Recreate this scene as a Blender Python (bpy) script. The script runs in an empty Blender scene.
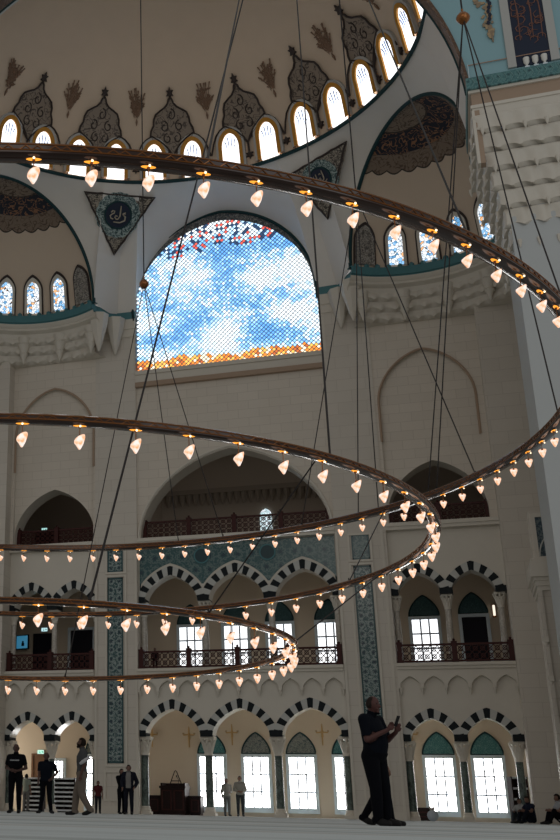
import bpy, bmesh, math, random
from mathutils import Vector, Matrix
from mathutils.geometry import tessellate_polygon
random.seed(7)
sc = bpy.context.scene
COL = sc.collection
PI = math.pi
sin, cos = math.sin, math.cos

# ------------------------------------------------------------------ camera
PX, F, PITCH, ROLL, YAW, H = 35.516, 1107.96, .3375, .0229, .3594, .12
def cam_axes():
    cy, sy = cos(YAW), sin(YAW); cp, sp = cos(PITCH), sin(PITCH); cr, sr = cos(ROLL), sin(ROLL)
    rot = lambda v: Vector((cy*v[0]-sy*v[1], sy*v[0]+cy*v[1], v[2]))
    r, f, u = rot((1, 0, 0)), rot((0, cp, sp)), rot((0, -sp, cp))
    return cr*r+sr*u, -sr*r+cr*u, -f
AX = cam_axes()
cd = bpy.data.cameras.new('camera'); cam = bpy.data.objects.new('camera', cd); COL.objects.link(cam)
m = Matrix((AX[0], AX[1], AX[2])).transposed().to_4x4(); m.translation = (0, 0, H)
cam.matrix_world = m
cd.sensor_fit = 'AUTO'; cd.sensor_width = 36; cd.lens = F/840*36; cd.shift_x = (280-PX)/840; cd.clip_end = 500
sc.camera = cam
def ray(x, y):
    a, b = (x-PX)/F, -(y-420)/F
    return AX[0]*a+AX[1]*b-AX[2]
def at_y(x, y, Y):
    d = ray(x, y); return d*(Y/d.y)+Vector((0, 0, H))
def at_z(x, y, Z):
    d = ray(x, y); return d*((Z-H)/d.z)+Vector((0, 0, H))
def ground(x, depth):                      # floor point under picture column x at a given distance
    d = ray(x, 818)*depth; return Vector((d.x, d.y, 0))

# ------------------------------------------------------------------ materials
def nt(name):
    m = bpy.data.materials.new(name); m.use_nodes = True
    t = m.node_tree; b = t.nodes['Principled BSDF']; return m, t, b
def N(t, typ, **k):
    n = t.nodes.new(typ)
    for a, v in k.items():
        if a.startswith('i_'):
            key = a[2:]; key = int(key) if key.isdigit() else key.replace('_', ' ')
            n.inputs[key].default_value = v
        else: setattr(n, a, v)
    return n
def L(t, a, b): t.links.new(a, b)
def col(c): return (c[0], c[1], c[2], 1)
def mat(name, c, rough=.6, metal=0, bump=0, bscale=20, var=0, coat=0, spec=.35):
    m, t, b = nt(name); b.inputs['Specular IOR Level'].default_value = spec
    b.inputs['Base Color'].default_value = col(c); b.inputs['Roughness'].default_value = rough
    b.inputs['Metallic'].default_value = metal
    if coat: b.inputs['Coat Weight'].default_value = coat; b.inputs['Coat Roughness'].default_value = .08
    if bump or var:
        tc = N(t, 'ShaderNodeTexCoord'); no = N(t, 'ShaderNodeTexNoise', i_Scale=bscale, i_Detail=4.0)
        L(t, tc.outputs['Object'], no.inputs['Vector'])
        if bump:
            bp = N(t, 'ShaderNodeBump', i_Strength=bump, i_Distance=.02); L(t, no.outputs['Fac'], bp.inputs['Height']); L(t, bp.outputs['Normal'], b.inputs['Normal'])
        if var:
            mx = N(t, 'ShaderNodeMix', data_type='RGBA'); mx.inputs[6].default_value = col([v*(1-var) for v in c]); mx.inputs[7].default_value = col([min(1, v*(1+var)) for v in c])
            L(t, no.outputs['Fac'], mx.inputs[0]); L(t, mx.outputs[2], b.inputs['Base Color'])
    return m
def emis(name, c, s, base=(.8, .8, .8)):
    m, t, b = nt(name); b.inputs['Base Color'].default_value = col(base)
    b.inputs['Emission Color'].default_value = col(c); b.inputs['Emission Strength'].default_value = s; b.inputs['Roughness'].default_value = .3
    return m
def ramp(t, fac, stops, interp='LINEAR'):
    r = N(t, 'ShaderNodeValToRGB'); r.color_ramp.interpolation = interp
    e = r.color_ramp.elements
    while len(e) < len(stops): e.new(.5)
    for q, (p, c) in zip(e, stops): q.position = p; q.color = col(c)
    L(t, fac, r.inputs['Fac']); return r.outputs['Color']
def math_(t, op, a, b=None):
    n = N(t, 'ShaderNodeMath', operation=op)
    for i, v in enumerate((a, b)):
        if v is None: continue
        if isinstance(v, (int, float)): n.inputs[i].default_value = v
        else: L(t, v, n.inputs[i])
    return n.outputs[0]
def mixc(t, f, a, b):
    n = N(t, 'ShaderNodeMix', data_type='RGBA')
    for i, v in ((0, f), (6, a), (7, b)):
        if isinstance(v, tuple): n.inputs[i].default_value = col(v)
        elif isinstance(v, (int, float)): n.inputs[i].default_value = v
        else: L(t, v, n.inputs[i])
    return n.outputs[2]
def stone_mat(name, c, joint, rough=.55, sx=1.0):
    m, t, b = nt(name)
    tc = N(t, 'ShaderNodeTexCoord'); sp = N(t, 'ShaderNodeSeparateXYZ'); cb = N(t, 'ShaderNodeCombineXYZ')
    L(t, tc.outputs['Object'], sp.inputs[0])
    L(t, math_(t, 'ADD', sp.outputs['X'], math_(t, 'MULTIPLY', sp.outputs['Y'], .9)), cb.inputs[0]); L(t, sp.outputs['Z'], cb.inputs[1])
    br = N(t, 'ShaderNodeTexBrick', i_Scale=1.0, i_Color1=col(c), i_Color2=col([v*.94 for v in c]), i_Mortar=col(joint))
    br.inputs['Mortar Size'].default_value = .012; br.inputs['Brick Width'].default_value = .95*sx; br.inputs['Row Height'].default_value = .42*sx
    br.inputs['Mortar Smooth'].default_value = .3
    L(t, cb.outputs[0], br.inputs['Vector'])
    no = N(t, 'ShaderNodeTexNoise', i_Scale=.5, i_Detail=6.0); L(t, tc.outputs['Object'], no.inputs['Vector'])
    c2 = mixc(t, math_(t, 'MULTIPLY', no.outputs['Fac'], .25), br.outputs['Color'], tuple(v*q for v, q in zip(c, (.75, .66, .56))))
    L(t, c2, b.inputs['Base Color']); b.inputs['Roughness'].default_value = rough
    bp = N(t, 'ShaderNodeBump', i_Strength=.25, i_Distance=.02); L(t, br.outputs['Fac'], bp.inputs['Height']); bp.invert = True
    L(t, bp.outputs['Normal'], b.inputs['Normal'])
    return m
def contour_mat(name, ground_c, line_c, scale, width=.03, rough=.5, line2=None, distort=1.5):
    """scroll-like painted ornament: thin contour lines of a noise field over a ground colour"""
    m, t, b = nt(name)
    tc = N(t, 'ShaderNodeTexCoord'); no = N(t, 'ShaderNodeTexNoise', i_Scale=scale, i_Detail=1.5, i_Distortion=distort)
    L(t, tc.outputs['Object'], no.inputs['Vector'])
    d = math_(t, 'ABSOLUTE', math_(t, 'SUBTRACT', no.outputs['Fac'], .5))
    f = math_(t, 'LESS_THAN', d, width)
    c = mixc(t, f, ground_c, line_c)
    if line2:
        vo = N(t, 'ShaderNodeTexVoronoi', i_Scale=scale*1.3); L(t, tc.outputs['Object'], vo.inputs['Vector'])
        c = mixc(t, math_(t, 'LESS_THAN', vo.outputs['Distance'], .28), c, line2)
    L(t, c, b.inputs['Base Color']); b.inputs['Roughness'].default_value = rough
    return m
def tile_mat(name, a, bcol, ccol, scale, rough=.18):
    """glazed tile: rosettes repeated on a grid with scroll lines between"""
    m, t, b = nt(name)
    tc = N(t, 'ShaderNodeTexCoord'); sp = N(t, 'ShaderNodeSeparateXYZ'); L(t, tc.outputs['Object'], sp.inputs[0])
    def cell(o, ph=0):
        return math_(t, 'SUBTRACT', math_(t, 'FRACT', math_(t, 'ADD', math_(t, 'MULTIPLY', o, scale), ph)), .5)
    x, z = cell(sp.outputs['X']), cell(sp.outputs['Z'])
    r = math_(t, 'SQRT', math_(t, 'ADD', math_(t, 'MULTIPLY', x, x), math_(t, 'MULTIPLY', z, z)))
    an = math_(t, 'ARCTAN2', z, x)
    pet = math_(t, 'ADD', r, math_(t, 'MULTIPLY', math_(t, 'COSINE', math_(t, 'MULTIPLY', an, 8.0)), .045))
    f1 = math_(t, 'LESS_THAN', math_(t, 'ABSOLUTE', math_(t, 'SUBTRACT', pet, .33)), .05)
    f2 = math_(t, 'LESS_THAN', pet, .14)
    no = N(t, 'ShaderNodeTexNoise', i_Scale=scale*2.6, i_Detail=1.0, i_Distortion=1.2); L(t, tc.outputs['Object'], no.inputs['Vector'])
    f3 = math_(t, 'LESS_THAN', math_(t, 'ABSOLUTE', math_(t, 'SUBTRACT', no.outputs['Fac'], .5)), .045)
    c = mixc(t, f3, a, bcol); c = mixc(t, f1, c, bcol); c = mixc(t, f2, c, ccol)
    L(t, c, b.inputs['Base Color']); b.inputs['Roughness'].default_value = rough
    return m
def marble_mat(name, a, v, scale=3, rough=.18):
    m, t, b = nt(name)
    tc = N(t, 'ShaderNodeTexCoord'); no = N(t, 'ShaderNodeTexNoise', i_Scale=scale, i_Detail=8.0, i_Distortion=2.0); L(t, tc.outputs['Object'], no.inputs['Vector'])
    L(t, ramp(t, no.outputs['Fac'], [(.35, a), (.62, v), (.7, a)]), b.inputs['Base Color']); b.inputs['Roughness'].default_value = rough
    return m
def stained_mat(name, scale, strength, stops):
    m, t, b = nt(name)
    tc = N(t, 'ShaderNodeTexCoord'); vo = N(t, 'ShaderNodeTexVoronoi', i_Scale=scale); L(t, tc.outputs['Object'], vo.inputs['Vector'])
    sp = N(t, 'ShaderNodeSeparateColor'); L(t, vo.outputs['Color'], sp.inputs[0])
    c = ramp(t, sp.outputs[0], stops, 'CONSTANT')
    v2 = N(t, 'ShaderNodeTexVoronoi', i_Scale=scale, feature='DISTANCE_TO_EDGE'); L(t, tc.outputs['Object'], v2.inputs['Vector'])
    f = math_(t, 'GREATER_THAN', v2.outputs['Distance'], .05)
    L(t, c, b.inputs['Emission Color']); L(t, math_(t, 'MULTIPLY', f, strength), b.inputs['Emission Strength']); b.inputs['Base Color'].default_value = (.05, .05, .06, 1)
    return m

STONE = stone_mat('limestone_blocks', (.70, .635, .55), (.55, .49, .42))
STONE2 = stone_mat('pier_stone', (.66, .61, .54), (.54, .49, .43), sx=1.3)
SMOOTH = mat('smooth_marble', (.66, .61, .53), .4, var=.04, bscale=2)
PLAIN = mat('painted_plaster', (.76, .715, .66), .7, var=.03, bscale=1.5)
DOMEP = mat('dome_plaster', (.70, .55, .42), .8, var=.05, bscale=1.2)
AISLE = mat('aisle_plaster', (.66, .56, .44), .7, var=.03, bscale=1)
INTRA = mat('polished_soffit', (.75, .71, .64), .16)
TEAL = mat('teal_paint', (.07, .2, .22), .5)
TEALD = mat('dark_teal_paint', (.012, .045, .05), .5, spec=.2)
VDARK = mat('dark_voussoir_marble', (.013, .017, .02), .5, spec=.12)
VLIGHT = mat('pale_voussoir_marble', (.52, .52, .49), .4)
GREENM = marble_mat('green_marble', (.035, .05, .045), (.12, .16, .14))
PALEM = marble_mat('veined_marble', (.60, .56, .50), (.40, .36, .31), 4)
WOOD = mat('dark_red_wood', (.055, .015, .013), .45, bump=.1, bscale=30, spec=.2)
WOODB = mat('brown_wood', (.16, .08, .04), .45)
DARKW = mat('black_brown_wood', (.018, .009, .009), .5, spec=.15)
DOORM = mat('dark_door', (.010, .009, .016), .5, spec=.12)
WHITEF = mat('pale_window_frame', (.66, .76, .82), .4)
MULL = mat('window_mullion', (.42, .50, .60), .4)
DAY = emis('daylight_pane', (1, .985, .96), 7.5)
DAYU = emis('gallery_daylight_pane', (.98, .99, 1), 1.5)
DAYD = emis('dome_daylight_pane', (.97, .98, 1), 1.7)
ORANGE = mat('ochre_border', (.55, .25, .03), .5)
GOLD = mat('gold_leaf', (.55, .36, .16), .35, .6)
BRASS = mat('antique_brass', (.30, .11, .028), .25, .8, coat=.4)
BRASSD = mat('dark_bronze', (.032, .011, .005), .16, .3, coat=.6, spec=.3)
AMBER = emis('amber_glow', (1, .36, .03), 1.3, (.4, .2, .05))  # emissive amber of the flat ovals under the ring band
SPARK = emis('bright_dot_glow', (1, .78, .5), 2.2)  # emissive tint of the tiny dots beside the amber ovals
STEEL = mat('dark_steel_cable', (.035, .03, .03), .5, .4)
CARPET = None
TILE = tile_mat('turquoise_tile', (.022, .075, .08), (.27, .33, .32), (.02, .04, .06), 2.6)
TILEB = tile_mat('spandrel_tile', (.035, .10, .105), (.12, .185, .18), (.02, .055, .075), 1.6)
TYMP = contour_mat('teal_lattice', (.03, .16, .17), (.13, .28, .27), 9, .035)
TYMPD = contour_mat('dark_teal_lattice', (.012, .06, .068), (.04, .12, .13), 9, .035)
TYMPG = contour_mat('grey_lattice', (.24, .25, .23), (.06, .09, .09), 10, .05)
CART = contour_mat('arabesque_brown', (.27, .21, .16), (.09, .065, .05), 2.6, .03, line2=None)
LINE = mat('dark_outline_paint', (.045, .032, .028), .6)
FLOR = mat('floral_paint', (.23, .14, .09), .6)
NAVY = contour_mat('navy_calligraphy', (.012, .02, .04), (.23, .10, .06), 4.2, .02)
NAVYP = mat('navy_paint', (.012, .02, .045), .5)
SILVER = mat('pale_gold_lettering', (.42, .36, .28), .4)
MEDR = contour_mat('medallion_band', (.04, .085, .09), (.36, .44, .42), 5.5, .06)
MEDT = contour_mat('medallion_tips', (.36, .31, .25), (.06, .05, .04), 6, .06)
BROWNB = contour_mat('arch_band_paint', (.10, .055, .032), (.17, .10, .06), 3, .04)
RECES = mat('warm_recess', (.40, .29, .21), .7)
STG = stained_mat('stained_glass', 7.5, 1.3, [(0, (.8, .9, 1)), (.32, (.25, .52, .85)), (.5, (.9, .95, 1)), (.68, (.85, .45, .2)), (.76, (.1, .3, .55)), (.86, (.95, .97, 1))])
BLIND = contour_mat('unlit_stained_glass', (.36, .33, .29), (.09, .08, .07), 7, .05)

# ------------------------------------------------------------------ mesh builder
class MB:
    def __init__(s): s.v = []; s.f = []; s.m = []
    def add(s, vs, fs, mi=0):
        o = len(s.v); s.v += [tuple(q) for q in vs]; s.f += [tuple(i+o for i in f) for f in fs]; s.m += [mi]*len(fs)
    def box(s, a, b, mi=0):
        x0, y0, z0 = a; x1, y1, z1 = b
        s.add([(x0, y0, z0), (x1, y0, z0), (x1, y1, z0), (x0, y1, z0), (x0, y0, z1), (x1, y0, z1), (x1, y1, z1), (x0, y1, z1)],
              [(0, 3, 2, 1), (4, 5, 6, 7), (0, 1, 5, 4), (1, 2, 6, 5), (2, 3, 7, 6), (3, 0, 4, 7)], mi)
    def tube(s, pts, r, n=8, mi=0, closed=False):
        pts = [Vector(p) for p in pts]; rs = r if isinstance(r, (list, tuple)) else [r]*len(pts)
        k = len(pts); vs = []; ref = None
        for i, p in enumerate(pts):
            a = pts[(i-1) % k] if (closed or i) else p; b = pts[(i+1) % k] if (closed or i < k-1) else p
            d = (b-a)
            if d.length < 1e-9: d = Vector((0, 0, 1))
            d.normalize()
            if ref is None: ref = d.orthogonal().normalized()
            ref = (ref-d*ref.dot(d))
            if ref.length < 1e-6: ref = d.orthogonal()
            ref.normalize(); w = d.cross(ref)
            vs += [p+rs[i]*(ref*cos(2*PI*j/n)+w*sin(2*PI*j/n)) for j in range(n)]
        fs = []
        for i in range(k if closed else k-1):
            o, q = i*n, ((i+1) % k)*n
            fs += [(o+j, o+(j+1) % n, q+(j+1) % n, q+j) for j in range(n)]
        if not closed: fs += [tuple(range(n-1, -1, -1)), tuple((k-1)*n+j for j in range(n))]
        s.add(vs, fs, mi)
    def lathe(s, prof, c=(0, 0, 0), n=20, mi=0, a0=0, a1=2*PI):
        full = abs(a1-a0-2*PI) < 1e-6; m = n if full else n+1
        vs = [(c[0]+r*cos(a0+(a1-a0)*j/n), c[1]+r*sin(a0+(a1-a0)*j/n), c[2]+z) for r, z in prof for j in range(m)]
        fs = []
        for i in range(len(prof)-1):
            for j in range(n): fs.append((i*m+j, i*m+(j+1) % m, (i+1)*m+(j+1) % m, (i+1)*m+j))
        s.add(vs, fs, mi)
    def grid(s, rows, mi=0, flip=False):
        n = len(rows[0]); vs = [p for r in rows for p in r]; fs = []
        for i in range(len(rows)-1):
            for j in range(n-1):
                q = (i*n+j, i*n+j+1, (i+1)*n+j+1, (i+1)*n+j); fs.append(q[::-1] if flip else q)
        s.add(vs, fs, mi)
    def poly(s, outer, holes=(), y=0, th=.2, mi=0, side=0, map=None):
        """slab in an x-z plane: front at y, back at y+th, with holes"""
        loops = [[Vector((p[0], p[1], 0)) for p in l] for l in [outer]+list(holes)]
        tri = tessellate_polygon(loops); flat = [p for l in loops for p in l]; n = len(flat)
        mp = map or (lambda x, z, d: (x, y+d, z))
        vs = [mp(p.x, p.y, 0) for p in flat]+[mp(p.x, p.y, th) for p in flat]
        s.add(vs, [tuple(q) for q in tri]+[tuple(i+n for i in q[::-1]) for q in tri], mi)
        o = 0; fs = []
        for l in loops:
            k = len(l); fs += [(o+i, o+(i+1) % k, n+o+(i+1) % k, n+o+i) for i in range(k)]; o += k
        s.add(vs, fs, side)
    def build(s, name, mats, parent=None, smooth=False, loc=None, fix=True):
        me = bpy.data.meshes.new(name); me.from_pydata(s.v, [], s.f)
        for q in (mats if isinstance(mats, (list, tuple)) else [mats]): me.materials.append(q)
        me.polygons.foreach_set('material_index', s.m)
        if fix:
            b = bmesh.new(); b.from_mesh(me); bmesh.ops.remove_doubles(b, verts=b.verts, dist=1e-5); bmesh.ops.recalc_face_normals(b, faces=b.faces); b.to_mesh(me); b.free()
        if smooth:
            me.polygons.foreach_set('use_smooth', [True]*len(me.polygons))
            try: me.set_sharp_from_angle(angle=math.radians(40))
            except Exception: pass
        me.update()
        o = bpy.data.objects.new(name, me); COL.objects.link(o)
        if parent: o.parent = parent
        if loc: o.location = loc
        return o
def one(fn, name, mats, parent=None, smooth=False, loc=None):
    b = MB(); fn(b); return b.build(name, mats, parent, smooth, loc)
def tag(o, label, cat, group=None, kind=None):
    o['label'] = label; o['category'] = cat
    if group: o['group'] = group
    if kind: o['kind'] = kind
    return o
def thing(name, label, cat, loc=(0, 0, 0), rz=0, group=None):
    o = bpy.data.objects.new(name, None); COL.objects.link(o); o.location = loc; o.rotation_euler = (0, 0, rz); o.empty_display_size = .2
    return tag(o, label, cat, group)
def structure(o, label=None):
    o['kind'] = 'structure'
    if label: o['label'] = label
    return o
def copy_tree(o, parent=None):
    c = o.copy(); COL.objects.link(c)
    if parent: c.parent = parent
    for ch in list(o.children): copy_tree(ch, c)
    return c
def arch(cx, hw, zs, rise, n=24, p=1.9, k=.12):
    out = []
    for i in range(n+1):
        u = -cos(PI*i/n); a = abs(u)
        out.append((cx+hw*u, zs+rise*((1-k)*math.sqrt(max(0, 1-a**p))+k*(1-a))))
    return out
def arch_hole(cx, hw, z0, zs, rise, **k):
    a = arch(cx, hw, zs, rise, **k)
    return [(cx-hw, z0)]+a+[(cx+hw, z0)]
def resample(pts, n):
    d = [0]
    for a, b in zip(pts, pts[1:]): d.append(d[-1]+math.hypot(b[0]-a[0], b[1]-a[1]))
    out = []; j = 0
    for i in range(n+1):
        t = d[-1]*i/n
        while j < len(d)-2 and d[j+1] < t: j += 1
        f = (t-d[j])/max(1e-9, d[j+1]-d[j]); out.append((pts[j][0]+(pts[j+1][0]-pts[j][0])*f, pts[j][1]+(pts[j+1][1]-pts[j][1])*f))
    return out
def voussoirs(cx, hw, zs, rise, th, nv, y, dep, **k):
    """alternating dark and pale wedge stones around a pointed arch (odd count, dark keystone)"""
    inner = arch(cx, hw, zs, rise, n=60, **k); outer = arch(cx, hw+th, zs, rise+th*1.12, n=60, **k)
    sub = 4; a = resample(inner, nv*sub); o = resample(outer, nv*sub); b = MB()
    for i in range(nv):
        A = a[i*sub:(i+1)*sub+1]; O = o[i*sub:(i+1)*sub+1]
        b.poly(A+O[::-1], (), y, dep, mi=i % 2, side=i % 2)
    return b
# ================================================================== the building
CXB = -8.57                                 # the axis of the bay
def mir(x): return 2*CXB-x
# ---- floor
def carpet():
    m, t, b = nt('carpet_pile')
    tc = N(t, 'ShaderNodeTexCoord'); mp = N(t, 'ShaderNodeMapping'); mp.inputs['Scale'].default_value = (.03, .4, 1)
    L(t, tc.outputs['Object'], mp.inputs['Vector'])
    no = N(t, 'ShaderNodeTexNoise', i_Scale=1.1, i_Detail=6.0); L(t, mp.outputs[0], no.inputs['Vector'])
    c = ramp(t, no.outputs['Fac'], [(.36, (.27, .31, .30)), (.5, (.56, .62, .63)), (.62, (.40, .40, .37))])
    L(t, c, b.inputs['Base Color']); b.inputs['Roughness'].default_value = 1; b.inputs['Specular IOR Level'].default_value = .1
    b.inputs['Sheen Weight'].default_value = .25
    n2 = N(t, 'ShaderNodeTexNoise', i_Scale=120.0); L(t, tc.outputs['Object'], n2.inputs['Vector'])
    bp = N(t, 'ShaderNodeBump', i_Strength=.4, i_Distance=.01); L(t, n2.outputs['Fac'], bp.inputs['Height']); L(t, bp.outputs['Normal'], b.inputs['Normal'])
    return m
fl = one(lambda b: b.box((-45, -4, -.2), (30, 56, 0)), 'floor', carpet()); structure(fl, 'pale blue grey carpeted prayer hall floor')

BAYS = {'left': (-19.2, -14.95, [-18.12, -16.03], .86, .34, 3.0, .87, 13, 8.85, .9),
        'middle': (-12.95, -4.2, [-11.49, -8.575, -5.66], 1.2, .36, 3.18, 1.14, 17, 8.98, 1.18),
        'right': (-2.1, 2.4, [-.98, 1.1], .86, .34, 3.0, .87, 13, 8.85, .9)}
Z2, Z3 = 6.0, 11.85
YF = 48.0                                    # the front plane of the back wall
wall = bpy.data.objects.new('wall_back', None); COL.objects.link(wall); structure(wall, 'tall pale stone back wall with three tiers of arches')
# piers between the bays
PIER = MB()
for x0, x1 in ((-14.95, -12.95), (-4.2, -2.1)): PIER.box((x0, YF-.02, 0), (x1, YF+1.2, 23.0))
p_ = PIER.build('pier', STONE2, wall)
PM = MB()
for cx in (-13.95, -3.2):                    # raised mouldings that frame the tile strips and the plinth
    for z0, z1, hw in ((1.9, 10.22, .5), (10.27, 11.5, .5), (.5, 1.75, .55)):
        for a, c in (((cx-hw, z0), (cx-hw+.09, z1)), ((cx+hw-.09, z0), (cx+hw, z1)), ((cx-hw+.09, z0), (cx+hw-.09, z0+.09)), ((cx-hw+.09, z1-.09), (cx+hw-.09, z1))):
            PM.box((a[0], YF-.07, a[1]), (c[0], YF, c[1]))
    PM.box((cx-1.0, YF-.1, 0), (cx+1.0, YF, .3))
    for s in (-1, 1): PM.box((cx+s*.93-.05, YF-.06, .3), (cx+s*.93+.05, YF, 11.6))
PM.build('moulding', SMOOTH, wall)
for cx, side in ((-13.98, 'left'), (-3.17, 'right')):
    t = thing('tile_panel', f'tall narrow teal patterned tile strip on the {side} of the two wall piers', 'tile panel', (cx, YF-.02, 2.05))
    one(lambda b: b.box((-.34, -.02, 0), (.34, 0, 8.05)), 'tile_field', TILE, t)
    def fr(b):
        for x in (-.36, .3): b.box((x, -.035, 0), (x+.06, 0, 8.05))
        for z in (0, 7.97): b.box((-.36, -.035, z), (.36, 0, z+.08))
    one(fr, 'tile_border', mat('tile_edge_'+side, (.025, .07, .075), .2), t)
    t = thing('tile_panel', f'small square teal tile panel above the long tile strip on the {side} pier', 'tile panel', (cx, YF-.02, 10.36))
    one(lambda b: b.box((-.34, -.02, 0), (.34, 0, 1.08)), 'tile_field', TILEB if side == 'right' else TILE, t)
    def fr2(b):
        for x in (-.36, .3): b.box((x, -.035, 0), (x+.06, 0, 1.08))
        for z in (0, 1.02): b.box((-.36, -.035, z), (.36, 0, z+.06))
    one(fr2, 'tile_border', mat('tile_edge_small_'+side, (.03, .09, .10), .2), t)

def column(x, y, z0, z1, r, shaft, label, grp, cap=.75):
    t = thing('arcade_column', label, 'column', (x, y, z0), 0, grp)
    one(lambda b: (b.box((-r*1.5, -r*1.5, 0), (r*1.5, r*1.5, .12)), b.lathe([(0, .12), (r*1.4, .12), (r*1.45, .19), (r*1.2, .24), (r*1.25, .3), (r*1.02, .34), (0, .34)])), 'base', SMOOTH, t, True)
    h = z1-z0
    one(lambda b: b.lathe([(0, .33), (r, .33), (r*.97, (h-cap)*.6), (r*.9, h-cap), (0, h-cap)], n=24), 'shaft', shaft, t, True)
    def cp(b):
        b.lathe([(0, h-cap-.02), (r*1.05, h-cap-.02), (r*1.1, h-cap+.04), (r*.98, h-cap+.09), (r*1.05, h-cap*.8), (r*1.35, h-cap*.45), (0, h-cap*.45)], n=24)
        for tier, (rr, zz) in enumerate(((1.15, .78), (1.4, .55), (1.68, .32))):     # stalactite tiers
            for q in range(8):
                a = (q+.5*tier)*PI/4; c, s_ = cos(a)*r*(rr-.3), sin(a)*r*(rr-.3)
                b.tube([(c, s_, h-cap*zz-cap*.14), (c*1.1, s_*1.1, h-cap*zz), (c*1.28, s_*1.28, h-cap*zz+cap*.24)], [r*.1, r*.3, r*.44], 6)
        b.box((-r*1.75, -r*1.75, h-cap*.17), (r*1.75, r*1.75, h))
    one(cp, 'capital', SMOOTH, t, True)
    return t
ORD = ['first', 'second', 'third', 'fourth']
def fill_bay(nm):
    x0, x1, cs, hw, vt, zs1, r1, nv, zs2, r2 = BAYS[nm]
    xm = (x0+x1)/2; W = x1-x0
    # ground arcade wall
    yg = YF+.12; y2 = YF+.22
    hA = [arch_hole(c, hw, 0, zs1, r1) for c in cs]
    def one_level(yy, z0, z1, zs, rise, name):
        b = MB(); out = [(x0, z0+.0)]
        # the springing line rests on columns: cut the wall below it entirely, leaving only the spandrels
        low = [(x0, zs)]
        for c in cs: low += arch(c, hw, zs, rise, n=28, k=.24)
        low += [(x1, zs)]
        b.poly(low+[(x1, z1), (x0, z1)], (), yy, .75, 0, 1)
        return b.build(name, [SMOOTH, INTRA], wall)
    one_level(yg, 0, Z2-.2, zs1, r1, 'arcade_wall')
    one_level(y2, Z2, Z3-.1, zs2, r2, 'gallery_arcade_wall')
    for ci, c in enumerate(cs):
        voussoirs(c, hw, zs1, r1, vt, nv, yg-.035+.006*(ci % 2), .06, k=.24).build('striped_arch', [VDARK, VLIGHT], wall)
        voussoirs(c, hw, zs2, r2, vt, nv, y2-.035+.006*(ci % 2), .06, k=.24).build('striped_arch', [VDARK, VLIGHT], wall)
    # columns
    edges = [cs[0]-hw-.12]+[(a+b)/2 for a, b in zip(cs, cs[1:])]+[cs[-1]+hw+.12]
    for i, x in enumerate(edges):
        jamb = i in (0, len(edges)-1); r = .17 if nm == 'middle' else .15
        pos = 'leftmost' if i == 0 else 'rightmost' if i == len(edges)-1 else (['', 'second', 'third', 'fourth'][i]+' from the left' if len(edges) > 3 else 'middle')
        column(x, yg+.36, 0, zs1, r, GREENM, f'dark green marble column on the floor, {pos} in the {nm} ground arcade', 'ground arcade columns')
        column(x, y2+.36, Z2, zs2, r*.85, PALEM, f'pale veined marble column, {pos} in the {nm} balcony arcade', 'balcony arcade columns', .6)
        b = MB(); ww = (x-.26, x+.26) if not jamb else ((x0, x+.14) if i == 0 else (x-.14, x1))
        b.box((ww[0], yg-.04, zs1-.02), (ww[1], yg+.75, zs1+.24), 0); b.build('impost', VDARK, wall)
        b = MB(); b.box((ww[0], y2-.04, zs2-.02), (ww[1], y2+.75, zs2+.22), 0); b.build('impost', VDARK, wall)
    # slab and scalloped corbels of the balcony
    b = MB()
    b.box((x0, YF-.22, Z2-.12), (x1, YF+4.5, Z2)); b.box((x0, YF-.14, Z2-.24), (x1, YF+4.5, Z2-.12)); b.box((x0, YF-.06, Z2-.34), (x1, YF+.9, Z2-.24))
    n = max(4, round(W/.86)); pw = W/n
    top = [(x0, Z2-.34), (x0, Z2-.98)]
    for i in range(n):
        a = x0+i*pw; top += [(a+.07, Z2-.98)] + arch(a+pw/2, pw/2-.07, Z2-.86, .36, n=14, k=.4) + [(a+pw-.07, Z2-.98)]
    top += [(x1, Z2-.98), (x1, Z2-.34)]
    b.poly(top, (), YF-.06, .3)
    for i in range(n+1): b.tube([(x0+i*pw+(.08 if i == 0 else -.08 if i == n else 0), YF+.0, Z2-.95), (x0+i*pw+(.08 if i == 0 else -.08 if i == n else 0), YF+.02, Z2-1.22)], [.075, .02], 6)
    b.build('balcony_slab', SMOOTH, wall)
    # third tier slab
    b = MB(); b.box((x0, YF-.1, Z3-.16), (x1, YF+6, Z3)); b.box((x0, YF-.04, Z3-.3), (x1, YF+6, Z3-.16)); b.build('upper_slab', SMOOTH, wall)
for nm in BAYS: fill_bay(nm)
# turquoise tile field over the middle gallery arches
b = MB(); x0, x1, cs, hw, vt, *_ = BAYS['middle']; low = [(x0+.05, 9.0)]
for c in cs: low += [(q[0], q[1]) for q in arch(c, hw+vt-.105+.1, 8.98, 1.18+vt*1.12+.13, n=26)]
low = [(x0+.05, 9.3)]
for c in cs:
    A = arch(c, hw+vt+.1, 8.98, 1.18+vt*1.12+.13, n=40, k=.24)
    low += [q for q in A if c-1.457 <= q[0] <= c+1.457 and q[1] > 9.3]
low += [(x1-.05, 9.3)]
b.poly(low+[(x1-.05, 11.52), (x0+.05, 11.52)], (), YF+.195, .03); b.build('tile_spandrel', TILEB, wall)
for i, x in enumerate((-10.03, -7.12)):
    one(lambda q: (q.lathe([(0, 0), (.30, 0), (.30, .03), (0, .03)], n=28), ), 'tile_roundel', mat('roundel_%d' % i, (.02, .055, .065), .3), wall).matrix_local = Matrix.Translation((x, YF+.2, 10.95)) @ Matrix.Rotation(PI/2, 4, 'X')
    one(lambda q: (q.lathe([(.30, 0), (.36, 0), (.36, .04), (.30, .04), (.30, 0)], n=28), ), 'roundel_rim', TEAL, wall).matrix_local = Matrix.Translation((x, YF+.2, 10.95)) @ Matrix.Rotation(PI/2, 4, 'X')

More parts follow.
